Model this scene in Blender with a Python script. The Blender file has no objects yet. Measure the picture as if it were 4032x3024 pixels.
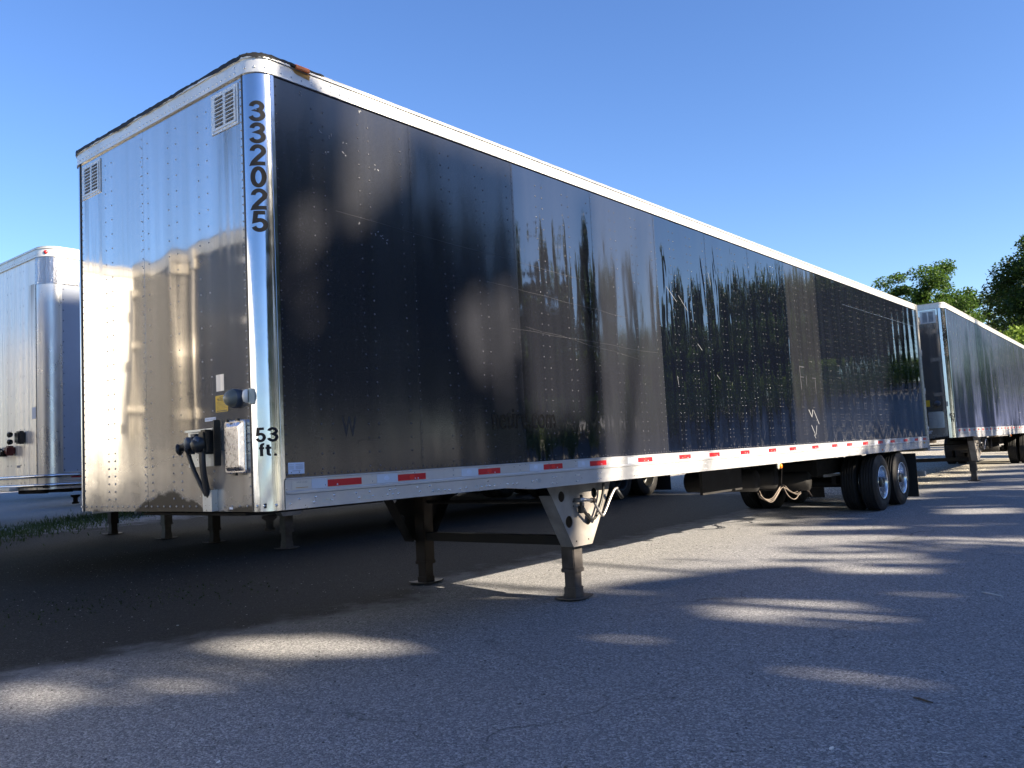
import bpy, bmesh, math, random
import numpy as np
from mathutils import Vector, Matrix

# ------------------------------------------------------------------ camera, sky, sun, exposure
sc = bpy.context.scene
COL = sc.collection
Z0 = 1.165                                   # underside of the big trailer's bottom rail above the lot
PLANE = Vector((-0.0085, -0.022, 1.0)).normalized()   # the lot's normal as seen from the level trailer
R = PLANE.rotation_difference(Vector((0, 0, 1))).to_matrix().to_4x4()   # trailer frame -> world


def TW(x, y, z):                             # trailer frame (z from the rail underside) -> world
    return R @ Vector((x, y, z + Z0))


yaw, pitch, roll = 0.6821133, 0.0822256, -0.0522391
fw = Vector((math.cos(yaw) * math.cos(pitch), math.sin(yaw) * math.cos(pitch), math.sin(pitch)))
rt = Vector((math.sin(yaw), -math.cos(yaw), 0))
up = rt.cross(fw)
rt2 = rt * math.cos(roll) + up * math.sin(roll)
up2 = -rt * math.sin(roll) + up * math.cos(roll)
cm = Matrix((rt2, up2, -fw)).transposed().to_4x4()
cm.translation = Vector((-3.136822, -4.551311, 0.274420 + Z0))
cam = bpy.data.cameras.new('camera')
cam.sensor_width = 36.0
cam.lens = 36.0 * 3358.603 / 4032.0
cam.clip_start = 0.05
cam.clip_end = 3000
cam_o = bpy.data.objects.new('camera', cam)
COL.objects.link(cam_o)
cam_o.matrix_world = R @ cm
sc.camera = cam_o

SUN_L = Vector((0.42, -1.9, 1.0)).normalized()     # towards the sun, trailer frame
SUN = (R.to_3x3() @ SUN_L).normalized()
el = math.asin(SUN.z)
az = math.atan2(SUN.y, SUN.x)
world = bpy.data.worlds.new('World')
sc.world = world
world.use_nodes = True
wn = world.node_tree
bg = wn.nodes['Background']
sky = wn.nodes.new('ShaderNodeTexSky')
sky.sky_type = 'NISHITA'
sky.sun_disc = False
sky.sun_elevation = el
sky.sun_rotation = math.pi / 2 - az
sky.altitude = 200
sky.air_density = 1.0
sky.dust_density = 0.4
sky.ozone_density = 4.0
hs = wn.nodes.new('ShaderNodeHueSaturation')
hs.inputs['Saturation'].default_value = 1.13
hs.inputs['Hue'].default_value = 0.510
wn.links.new(sky.outputs[0], hs.inputs['Color'])
wn.links.new(hs.outputs[0], bg.inputs[0])
bg.inputs[1].default_value = 0.066
sun = bpy.data.lights.new('sun', 'SUN')
sun.energy = 5.0
sun.angle = math.radians(0.5)
sun.color = (1.0, 0.87, 0.68)
sun_o = bpy.data.objects.new('sun', sun)
COL.objects.link(sun_o)
sun_o.rotation_euler = SUN.to_track_quat('Z', 'Y').to_euler()
sun_o.location = (0, 0, 40)
sc.view_settings.view_transform = 'Standard'
sc.view_settings.look = 'None'
sc.view_settings.exposure = 1.9
sc.view_settings.gamma = 1
sc.cycles.max_bounces = 8
sc.cycles.glossy_bounces = 5
sc.cycles.diffuse_bounces = 3
sc.cycles.transparent_max_bounces = 8
sc.cycles.caustics_reflective = False
sc.cycles.caustics_refractive = False


# ------------------------------------------------------------------ materials
class NT:
    def __init__(s, name):
        s.m = bpy.data.materials.new(name)
        s.m.use_nodes = True
        s.t = s.m.node_tree
        s.b = s.t.nodes['Principled BSDF']
        s.tc = s.t.nodes.new('ShaderNodeTexCoord')

    def n(s, t, **kw):
        o = s.t.nodes.new(t)
        for k, v in kw.items():
            if k.startswith('i_'):
                key = k[2:]
                key = int(key) if key.isdigit() else key.replace('_', ' ')
                o.inputs[key].default_value = v
            else:
                setattr(o, k, v)
        return o

    def l(s, a, b):
        s.t.links.new(a, b)

    def noise(s, scale, stretch=(1, 1, 1), detail=4, rough=0.55, off=(0, 0, 0), src='Object', dist=0.0):
        mp = s.n('ShaderNodeMapping')
        mp.inputs['Scale'].default_value = stretch
        mp.inputs['Location'].default_value = off
        s.l(s.tc.outputs[src], mp.inputs[0])
        no = s.n('ShaderNodeTexNoise')
        no.inputs['Scale'].default_value = scale
        no.inputs['Detail'].default_value = detail
        no.inputs['Roughness'].default_value = rough
        no.inputs['Distortion'].default_value = dist
        s.l(mp.outputs[0], no.inputs['Vector'])
        return no.outputs['Fac']

    def ramp(s, fac, a, b, ca=0.0, cb=1.0):
        m = s.n('ShaderNodeMapRange')
        m.inputs[1].default_value = a
        m.inputs[2].default_value = b
        m.inputs[3].default_value = ca
        m.inputs[4].default_value = cb
        s.l(fac, m.inputs[0])
        return m.outputs[0]

    def math(s, op, a, b=None):
        m = s.n('ShaderNodeMath', operation=op)
        for i, x in enumerate((a, b)):
            if x is None:
                continue
            if isinstance(x, (int, float)):
                m.inputs[i].default_value = x
            else:
                s.l(x, m.inputs[i])
        return m.outputs[0]

    def mix(s, fac, ca, cb):
        m = s.n('ShaderNodeMix', data_type='RGBA')
        if isinstance(fac, (int, float)):
            m.inputs[0].default_value = fac
        else:
            s.l(fac, m.inputs[0])
        for i, c in ((6, ca), (7, cb)):
            if isinstance(c, tuple):
                m.inputs[i].default_value = (*c, 1) if len(c) == 3 else c
            else:
                s.l(c, m.inputs[i])
        return m.outputs[2]

    def bump(s, h, strength, dist, prev=None):
        b = s.n('ShaderNodeBump')
        b.inputs['Strength'].default_value = strength
        b.inputs['Distance'].default_value = dist
        s.l(h, b.inputs['Height'])
        if prev is not None:
            s.l(prev, b.inputs['Normal'])
        return b.outputs[0]

    def xyz(s, src='Object'):
        x = s.n('ShaderNodeSeparateXYZ')
        s.l(s.tc.outputs[src], x.inputs[0])
        return x.outputs

    def set(s, **kw):
        for k, v in kw.items():
            s.b.inputs[k.replace('_', ' ')].default_value = v

    def col(s, c):
        if isinstance(c, tuple):
            s.b.inputs['Base Color'].default_value = (*c, 1)
        else:
            s.l(c, s.b.inputs['Base Color'])


def simple(name, col, rough=0.5, metal=0.0, var=0.25, scale=6.0, bump=0.0, **kw):
    t = NT(name)
    f = t.noise(scale, detail=5)
    c2 = tuple(max(0, x * (1 - var)) for x in col)
    c3 = tuple(min(1, x * (1 + var)) for x in col)
    t.col(t.mix(t.ramp(f, 0.3, 0.7), c2, c3))
    t.set(Roughness=rough, Metallic=metal)
    t.l(t.ramp(f, 0.3, 0.7, max(0.02, rough * 0.8), min(1, rough * 1.25)), t.b.inputs['Roughness'])
    if bump:
        t.l(t.bump(t.noise(scale * 6, detail=3), bump, 0.004), t.b.inputs['Normal'])
    for k, v in kw.items():
        t.b.inputs[k.replace('_', ' ')].default_value = v
    return t.m


def make_paint(name, rough, dust, wave, seed, dcol=(0.31, 0.315, 0.35), base=(0.002, 0.003, 0.007), wx=1.0, low=0.0, sm=0.0, belly=0.0008, ior=1.5):
    """black side paint: dusty streaks, oxidised patches and oil-canning between the rivet rows"""
    t = NT(name)
    off = (seed * 3.7, 0, seed * 1.3)
    st = t.noise(1.0, (9, 1, 0.5), 5, 0.6, off)              # thin vertical streaks
    cl = t.noise(0.9, (1, 1, 0.7), 4, 0.6, off)              # broad patches
    fine = t.noise(60, (1, 1, 1), 3, 0.6, off)
    d = t.math('MULTIPLY', t.ramp(st, 0.3, 0.75), t.ramp(cl, 0.3, 0.7, 0.35, 1.0))
    d = t.math('ADD', t.math('MULTIPLY', d, 0.7 * (1 - sm)), t.ramp(fine, 0.4, 0.8, 0.1 + 0.35 * sm, 0.4 + 0.2 * sm))
    z = t.xyz()[2]
    zz = t.ramp(z, Z0 + 0.2, Z0 + 1.3, 1.0 + low, 1.0)
    d = t.math('MULTIPLY', t.math('MULTIPLY', d, zz), dust)
    t.col(t.mix(d, base, dcol))
    r = t.math('ADD', t.ramp(st, 0.3, 0.8, rough * 0.8, rough * 1.3), t.math('MULTIPLY', d, 0.8))
    t.l(r, t.b.inputs['Roughness'])
    w1 = t.noise(1.0, (2.3 * wx, 1, 0.33), 2, 0.5, off)
    w2 = t.noise(1.0, (5.5 * wx, 1, 1.2), 2, 0.5, off, dist=0.4)
    b = t.bump(w1, 1.0, wave)
    b = t.bump(w2, 1.0, wave * 0.22, b)
    # the sheet bellies out between the double rivet rows
    px = t.xyz()[0]
    sn = t.math('SINE', t.math('MULTIPLY', px, 2 * math.pi / 0.41))
    amp = t.ramp(t.noise(1.0, (1.9, 1, 0.55), 2, 0.5, (seed * 5.1, 0, 2)), 0.3, 0.7, 0.0, 1.0)
    b = t.bump(t.math('MULTIPLY', sn, amp), 1.0, belly, b)
    t.l(b, t.b.inputs['Normal'])
    t.set(IOR=ior)
    return t.m


M = {}
M['paint_dull'] = make_paint('oxidised_black_paint', 0.11, 0.13, 0.003, 1, sm=0.8, belly=0.0010, ior=1.7)
M['paint_dull_b'] = make_paint('oxidised_black_paint_second', 0.09, 0.12, 0.003, 2, sm=0.8, belly=0.0010, ior=1.7)
M['paint_sharp'] = make_paint('waxed_black_paint', 0.012, 0.06, 0.003, 3, sm=0.6, belly=0.0030, ior=2.2)
M['paint_grey'] = make_paint('greyed_black_paint', 0.03, 0.115, 0.006, 4, sm=0.7, belly=0.0022, dcol=(0.3, 0.31, 0.36), ior=2.0)
M['paint_mirror'] = make_paint('new_black_panel', 0.008, 0.006, 0.026, 5, wx=0.9, belly=0.0032, ior=2.3)
M['paint_dusty'] = make_paint('dusty_black_paint', 0.03, 0.09, 0.006, 6, sm=0.4, belly=0.003, dcol=(0.3, 0.31, 0.34), ior=2.0)
M['paint_rear'] = make_paint('black_paint_rear', 0.02, 0.03, 0.003, 7, belly=0.0012, ior=1.9, dcol=(0.25, 0.3, 0.42), low=1.2)
M['paint_streak'] = make_paint('streaked_black_paint', 0.22, 0.2, 0.004, 8, dcol=(0.17, 0.21, 0.42), low=1.8, ior=1.3)

# mirror-like stainless nose
def make_nose(name, rough, base, wave, grime=True):
    t = NT(name)
    y, z = t.xyz()[1], t.xyz()[2]
    st = t.noise(1.0, (1, 11, 0.35), 4, 0.6)
    vent = t.n('ShaderNodeMath', operation='COMPARE')
    t.l(y, vent.inputs[0]); vent.inputs[1].default_value = 0.34; vent.inputs[2].default_value = 0.17
    vent2 = t.n('ShaderNodeMath', operation='COMPARE')
    t.l(y, vent2.inputs[0]); vent2.inputs[1].default_value = 2.26; vent2.inputs[2].default_value = 0.17
    band = t.math('ADD', vent.outputs[0], vent2.outputs[0])
    below = t.ramp(z, Z0 + 1.5, Z0 + 2.52, 0.0, 1.0)
    above = t.math('LESS_THAN', z, Z0 + 2.52)
    drip = t.math('MULTIPLY', t.math('MULTIPLY', band, below), t.math('MULTIPLY', above, t.ramp(st, 0.45, 0.75)))
    rust = t.ramp(t.noise(1.0, (1, 8, 0.25), 5, 0.65, (0, 3, 0)), 0.4, 0.75, 0, 0.9)
    c = t.mix(rust, base, (base[0] * 0.72, base[1] * 0.7, base[2] * 0.67))
    c = t.mix(t.math('MULTIPLY', drip, 0.85), c, (0.07, 0.07, 0.06))
    r = t.ramp(st, 0.3, 0.8, rough * 0.7, rough * 1.8)
    r = t.math('ADD', r, t.math('MULTIPLY', drip, 0.3))
    r = t.math('ADD', r, t.math('MULTIPLY', rust, 0.02))
    if grime:
        gn = t.noise(3.0, (1, 1.0, 1.6), 6, 0.65)
        top = t.ramp(y, 0.62, 1.05, 0.02, 0.14)
        top2 = t.ramp(y, 1.35, 1.75, 0.12, 0.0)
        top = t.math('MINIMUM', top, top2)
        hgt = t.math('SUBTRACT', t.math('ADD', top, t.ramp(gn, 0.3, 0.7, -0.04, 0.06)), t.math('SUBTRACT', z, Z0))
        g = t.ramp(hgt, -0.015, 0.03)
        g2 = t.ramp(z, Z0 - 0.05, Z0 + 0.6, 0.75, 0.0)
        g2 = t.math('MULTIPLY', g2, t.ramp(gn, 0.3, 0.7, 0.3, 1))
        g = t.math('MAXIMUM', g, g2)
        c = t.mix(g, c, (0.012, 0.01, 0.009))
        r = t.math('ADD', r, t.math('MULTIPLY', g, 0.5))
        t.l(t.ramp(g, 0, 1, 0.84, 0.1), t.b.inputs['Metallic'])
    else:
        t.set(Metallic=1.0)
    t.col(c)
    t.l(r, t.b.inputs['Roughness'])
    b = t.bump(t.noise(1.0, (1, 2.0, 0.6), 1, 0.4), 1.0, wave * 1.6)
    b = t.bump(t.noise(1.0, (1, 6.0, 1.0), 1, 0.4, dist=0.3), 1.0, wave * 0.06, b)
    t.l(b, t.b.inputs['Normal'])
    return t.m


M['nose'] = make_nose('stainless_nose', 0.05, (0.62, 0.595, 0.565), 0.004)
M['nose_satin'] = make_nose('satin_nose', 0.24, (0.86, 0.82, 0.76), 0.003, False)
M['nose_satin'].node_tree.nodes['Principled BSDF'].inputs['Metallic'].default_value = 0.2

def make_metal(name, col, rough, bump, scale=3.0, stretch=(1, 1, 1), dirt=0.35, metal=1.0):
    t = NT(name)
    f = t.noise(scale, stretch, 6, 0.6)
    g = t.noise(scale * 7, stretch, 4, 0.6)
    c = t.mix(t.ramp(f, 0.35, 0.75, 0, dirt), col, tuple(x * 0.45 for x in col))
    t.col(c)
    t.set(Metallic=metal)
    t.l(t.ramp(g, 0.3, 0.8, rough * 0.7, rough * 1.5), t.b.inputs['Roughness'])
    if bump:
        t.l(t.bump(f, 1.0, bump), t.b.inputs['Normal'])
    return t.m


M['post'] = make_metal('polished_corner_steel', (0.58, 0.61, 0.66), 0.15, 0.003, 1.6, (1, 1, 0.5), 0.3)
M['post_satin'] = make_metal('satin_corner_aluminium', (0.6, 0.61, 0.62), 0.3, 0.0005, 0.8, (1, 1, 0.5), 0.05, 0.8)
M['rail'] = make_metal('dull_aluminium_rail', (0.62, 0.62, 0.63), 0.38, 0.002, 2.2, (1, 1, 1.5), 0.35, 0.55)
M['toprail'] = make_metal('weathered_top_rail', (0.66, 0.66, 0.64), 0.4, 0.002, 3.0, (1, 1, 1), 0.4, 0.5)
M['rivet'] = simple('rivet_metal', (0.7, 0.7, 0.7), 0.25, 1.0, 0.1)
M['rivet_dark'] = simple('weathered_rivet', (0.28, 0.28, 0.29), 0.3, 0.9, 0.3)
M['seam'] = simple('dark_seam_sealant', (0.03, 0.03, 0.032), 0.6, 0, 0.3)
M['rivet_black'] = simple('painted_rivet', (0.08, 0.08, 0.09), 0.25, 0.6, 0.3)
M['digit'] = simple('black_vinyl', (0.002, 0.002, 0.004), 0.7, 0, 0.2)
M['tar'] = simple('black_sealant', (0.006, 0.006, 0.0065), 0.7, 0, 0.5, 9, 0.4)
M['roof'] = simple('roof_sheet', (0.35, 0.35, 0.34), 0.5, 0.3, 0.2)
M['red'] = simple('red_reflective_tape', (0.55, 0.012, 0.02), 0.35, 0, 0.12, 3)
M['redspot'] = simple('red_tape_emblem', (0.75, 0.03, 0.02), 0.4, 0, 0.1, 3)
M['whitetape'] = simple('white_reflective_tape', (0.55, 0.6, 0.68), 0.35, 0, 0.08, 3)
M['amber'] = simple('amber_lens', (0.8, 0.2, 0.015), 0.12, 0, 0.1, 3)
M['rust'] = simple('rust_stain', (0.42, 0.24, 0.08), 0.8, 0, 0.3, 20)
M['clearlens'] = simple('clear_lens', (0.6, 0.62, 0.6), 0.12, 0, 0.1, 3)
M['smokelens'] = simple('dirty_lens', (0.14, 0.145, 0.12), 0.3, 0, 0.3, 12)
M['cream'] = simple('cream_plastic', (0.75, 0.72, 0.58), 0.4, 0, 0.1, 3)
M['yellow'] = simple('yellow_placard', (0.6, 0.38, 0.02), 0.5, 0, 0.12, 20)
M['paper'] = simple('white_sticker', (0.6, 0.66, 0.78), 0.5, 0, 0.06, 10)
M['ink'] = simple('printed_ink', (0.03, 0.03, 0.04), 0.6, 0, 0.1, 10)
M['inkgrey'] = simple('faded_ink', (0.25, 0.27, 0.33), 0.6, 0, 0.1, 10)
M['steel_dirty_shade'] = simple('dirty_shaded_steel', (0.015, 0.014, 0.014), 0.7, 0.2, 0.5, 4, 0.3)  # dirty underbody steel; its darkness also paints shade on the landing gear
M['gear'] = simple('primered_landing_gear', (0.30, 0.275, 0.25), 0.55, 0.2, 0.35, 4, 0.25)
M['legsteel'] = simple('greasy_leg_steel', (0.085, 0.075, 0.07), 0.6, 0.3, 0.5, 6, 0.3)
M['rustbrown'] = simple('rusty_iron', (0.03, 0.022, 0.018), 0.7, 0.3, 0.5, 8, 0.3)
M['chromerod'] = simple('worn_crank_steel', (0.42, 0.4, 0.38), 0.35, 0.7, 0.4, 10)
M['tyre'] = simple('tyre_rubber', (0.012, 0.011, 0.011), 0.72, 0, 0.5, 9, 0.3)
M['rim'] = make_metal('aluminium_wheel', (0.75, 0.77, 0.8), 0.2, 0.001, 6, (1, 1, 1), 0.5, 0.9)
M['hub'] = simple('oily_hub_shaded_rim', (0.03, 0.03, 0.028), 0.4, 0.3, 0.5)
M['hose'] = simple('black_cable', (0.012, 0.012, 0.014), 0.5, 0, 0.4)
M['airhose'] = simple('dusty_air_hose', (0.16, 0.13, 0.11), 0.6, 0, 0.3)
M['gladblue'] = simple('grey_blue_casting', (0.06, 0.075, 0.1), 0.45, 0.4, 0.35, 12, 0.2)
M['galv'] = make_metal('galvanised_channel', (0.55, 0.6, 0.66), 0.35, 0.001, 8, (1, 1, 1), 0.3, 0.8)
M['boxlid'] = make_metal('brushed_box_lid', (0.6, 0.59, 0.62), 0.28, 0.0008, 4, (1, 1, 1), 0.2, 1.0)
M['redcap'] = simple('red_coupling', (0.09, 0.012, 0.014), 0.5, 0, 0.3)
M['white_paint'] = simple('white_body_paint', (0.72, 0.72, 0.70), 0.35, 0, 0.06, 2)
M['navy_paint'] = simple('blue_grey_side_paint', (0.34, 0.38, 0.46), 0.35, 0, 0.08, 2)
M['tan'] = make_metal('door_frame_aluminium', (0.62, 0.58, 0.5), 0.3, 0.002, 4, (1, 1, 1), 0.3, 0.4)
M['door_navy'] = simple('dark_navy_door_paint', (0.012, 0.014, 0.022), 0.2, 0, 0.5, 1.5)
M['ghost'] = simple('cleaner_paint_where_letters_were', (0.0015, 0.0015, 0.002), 0.28, 0, 0.2)
M['scratch'] = simple('scratched_to_primer', (0.17, 0.175, 0.19), 0.6, 0, 0.2)
M['scuff'] = simple('light_scuff', (0.10, 0.105, 0.115), 0.6, 0, 0.2)
M['faintline'] = simple('faint_scratch', (0.035, 0.035, 0.04), 0.5, 0, 0.4)
M['dull_scuff'] = simple('dull_scuff', (0.022, 0.023, 0.027), 0.5, 0, 0.2)
M['orange'] = simple('orange_machine_paint', (0.6, 0.2, 0.02), 0.5, 0, 0.2)

# diamond plate
t = NT('diamond_plate')
vo = t.n('ShaderNodeTexVoronoi')
mp = t.n('ShaderNodeMapping'); mp.inputs['Rotation'].default_value = (0.785, 0, 0.785); mp.inputs['Scale'].default_value = (14, 14, 34)
t.l(t.tc.outputs['Object'], mp.inputs[0]); t.l(mp.outputs[0], vo.inputs['Vector'])
t.l(t.bump(t.ramp(vo.outputs['Distance'], 0.15, 0.4, 1, 0), 1.0, 0.03), t.b.inputs['Normal'])
t.set(Metallic=1.0, Roughness=0.3); t.col((0.45, 0.46, 0.5)); M['diamond'] = t.m

# ground: old asphalt, with a dark soil and weed patch, widened as painted shade under the trailers, and pale loose stone behind
t = NT('old_asphalt')
pos = t.xyz()
big = t.noise(0.35, (1, 1, 1), 5, 0.6)
mid = t.noise(2.4, (1, 1, 1), 5, 0.65)
agg = t.n('ShaderNodeTexVoronoi'); agg.inputs['Scale'].default_value = 78
t.l(t.tc.outputs['Object'], agg.inputs['Vector'])
agg2 = t.n('ShaderNodeTexVoronoi'); agg2.inputs['Scale'].default_value = 180
t.l(t.tc.outputs['Object'], agg2.inputs['Vector'])
fine = t.noise(260, (1, 1, 1), 3, 0.7)
bw = t.n('ShaderNodeSeparateColor'); t.l(agg.outputs['Color'], bw.inputs[0])
bw2 = t.n('ShaderNodeSeparateColor'); t.l(agg2.outputs['Color'], bw2.inputs[0])
spk = t.math('ADD', t.math('MULTIPLY', t.math('POWER', bw.outputs[0], 2.0), 0.55), t.math('MULTIPLY', bw2.outputs[1], 0.45))
asp = t.mix(t.ramp(spk, 0.1, 0.95), (0.08, 0.082, 0.092), (0.5, 0.495, 0.5))
asp = t.mix(t.ramp(mid, 0.35, 0.75, 0, 0.4), asp, (0.2, 0.203, 0.215))
asp = t.mix(t.ramp(big, 0.45, 0.7, 0, 0.25), asp, (0.15, 0.152, 0.17))
soil_shade = t.mix(t.ramp(t.math('POWER', spk, 2.0), 0.1, 0.8), (0.0012, 0.0012, 0.0015), (0.06, 0.057, 0.057))
soil_shade = t.mix(t.ramp(mid, 0.55, 0.75, 0, 0.6), soil_shade, (0.009, 0.008, 0.006))
edge = t.math('SUBTRACT', pos[1], t.math('ADD', t.math('ADD', t.ramp(pos[0], -1.0, 3.0, 2.30, 1.6), t.ramp(pos[0], 2.9, 3.5, 0.0, 0.55)), t.ramp(mid, 0.3, 0.7, -0.25, 0.25)))  # behind the nose this edge follows the trailer's shadow line, painting its shade
soil_shade_m = t.math('MULTIPLY', t.ramp(t.math('ADD', edge, t.ramp(spk, 0.2, 0.8, -0.12, 0.12)), -0.15, 0.3), t.ramp(t.math('ADD', pos[1], t.ramp(mid, 0.3, 0.7, -0.8, 0.8)), 13.5, 15.0, 1, 0))
soil_shade_m = t.math('MULTIPLY', soil_shade_m, t.ramp(t.math('ADD', pos[0], t.ramp(mid, 0.3, 0.7, -0.5, 0.5)), 15.5, 17.0, 1, 0.2))
ck = t.n('ShaderNodeTexVoronoi', feature='DISTANCE_TO_EDGE'); ck.inputs['Scale'].default_value = 0.33
cn = t.n('ShaderNodeTexNoise'); cn.inputs['Scale'].default_value = 1.6; cn.inputs['Detail'].default_value = 5
cv = t.n('ShaderNodeVectorMath', operation='MULTIPLY_ADD'); cv.inputs[1].default_value = (0.9, 0.9, 0.0)
t.l(t.tc.outputs['Object'], cn.inputs['Vector']); t.l(cn.outputs['Color'], cv.inputs[0]); t.l(t.tc.outputs['Object'], cv.inputs[2]); t.l(cv.outputs[0], ck.inputs['Vector'])
crack = t.math('MULTIPLY', t.ramp(ck.outputs['Distance'], 0.0, 0.0045, 1, 0), t.ramp(big, 0.5, 0.6, 0, 0.55))
asp = t.mix(crack, asp, (0.03, 0.03, 0.032))
oil = t.ramp(t.noise(0.8, (1, 1, 1), 3, 0.5, (7, 3, 0)), 0.66, 0.74, 0, 0.45)
asp = t.mix(oil, asp, (0.06, 0.061, 0.068))
col = t.mix(soil_shade_m, asp, soil_shade)
stone = t.mix(t.ramp(spk, 0.15, 0.8), (0.10, 0.09, 0.075), (0.62, 0.58, 0.5))
st_m = t.math('MULTIPLY', t.ramp(t.math('ADD', pos[1], t.ramp(mid, 0.3, 0.7, -0.25, 0.25)), 0.55, 1.1), t.ramp(pos[0], 16.5, 18.0))
col = t.mix(st_m, col, stone)
t.col(col)
t.set(Roughness=0.85)
t.b.inputs['Specular IOR Level'].default_value = 0.35
h = t.math('ADD', t.ramp(agg.outputs['Distance'], 0, 0.6, 1, 0), t.math('MULTIPLY', fine, 0.3))
b = t.bump(h, 1.0, 0.006)
b = t.bump(mid, 0.6, 0.02, b)
t.l(b, t.b.inputs['Normal'])
M['asphalt'] = t.m


def leaf_mat(name, c1, c2, tr=0.45):
    m = bpy.data.materials.new(name)
    m.use_nodes = True
    nt = m.node_tree
    for n in list(nt.nodes):
        nt.nodes.remove(n)
    out = nt.nodes.new('ShaderNodeOutputMaterial')
    g = nt.nodes.new('ShaderNodeNewGeometry')
    n1 = nt.nodes.new('ShaderNodeTexNoise'); n1.inputs['Scale'].default_value = 0.7; n1.inputs['Detail'].default_value = 3
    nt.links.new(g.outputs['Position'], n1.inputs['Vector'])
    ri = nt.nodes.new('ShaderNodeMath'); ri.operation = 'MULTIPLY_ADD'
    nt.links.new(g.outputs['Random Per Island'], ri.inputs[0]); ri.inputs[1].default_value = 0.5
    nt.links.new(n1.outputs['Fac'], ri.inputs[2])
    mr = nt.nodes.new('ShaderNodeMapRange'); mr.inputs[1].default_value = 0.35; mr.inputs[2].default_value = 1.15
    nt.links.new(ri.outputs[0], mr.inputs[0])
    mx = nt.nodes.new('ShaderNodeMix'); mx.data_type = 'RGBA'
    mx.inputs[6].default_value = (*c1, 1); mx.inputs[7].default_value = (*c2, 1)
    nt.links.new(mr.outputs[0], mx.inputs[0])
    d = nt.nodes.new('ShaderNodeBsdfPrincipled'); d.inputs['Roughness'].default_value = 0.5
    d.inputs['Specular IOR Level'].default_value = 0.3
    nt.links.new(mx.outputs[2], d.inputs['Base Color'])
    tl = nt.nodes.new('ShaderNodeBsdfTranslucent')
    bc = nt.nodes.new('ShaderNodeMix'); bc.data_type = 'RGBA'; bc.inputs[0].default_value = 0.5
    bc.inputs[7].default_value = (0.09, 0.16, 0.015, 1)
    nt.links.new(mx.outputs[2], bc.inputs[6]); nt.links.new(bc.outputs[2], tl.inputs[0])
    ms = nt.nodes.new('ShaderNodeMixShader'); ms.inputs[0].default_value = tr
    nt.links.new(d.outputs[0], ms.inputs[1]); nt.links.new(tl.outputs[0], ms.inputs[2])
    nt.links.new(ms.outputs[0], out.inputs[0])
    return m


M['leaf'] = leaf_mat('maple_leaves', (0.022, 0.055, 0.012), (0.085, 0.155, 0.03))
M['leaf_dark'] = leaf_mat('dark_leaves', (0.012, 0.03, 0.009), (0.045, 0.08, 0.018), 0.35)
M['leaf_light'] = leaf_mat('light_leaves', (0.08, 0.14, 0.02), (0.24, 0.33, 0.045))  # raised green, standing in for sunlight on the shaded wood-edge bushes
M['leaf_pale'] = leaf_mat('pale_leaves', (0.05, 0.075, 0.03), (0.12, 0.15, 0.06))
M['bark'] = simple('tree_bark', (0.06, 0.048, 0.038), 0.9, 0, 0.4, 5, 0.5)
M['weed'] = leaf_mat('grass_blades', (0.012, 0.024, 0.006), (0.05, 0.08, 0.02), 0.3)


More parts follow.
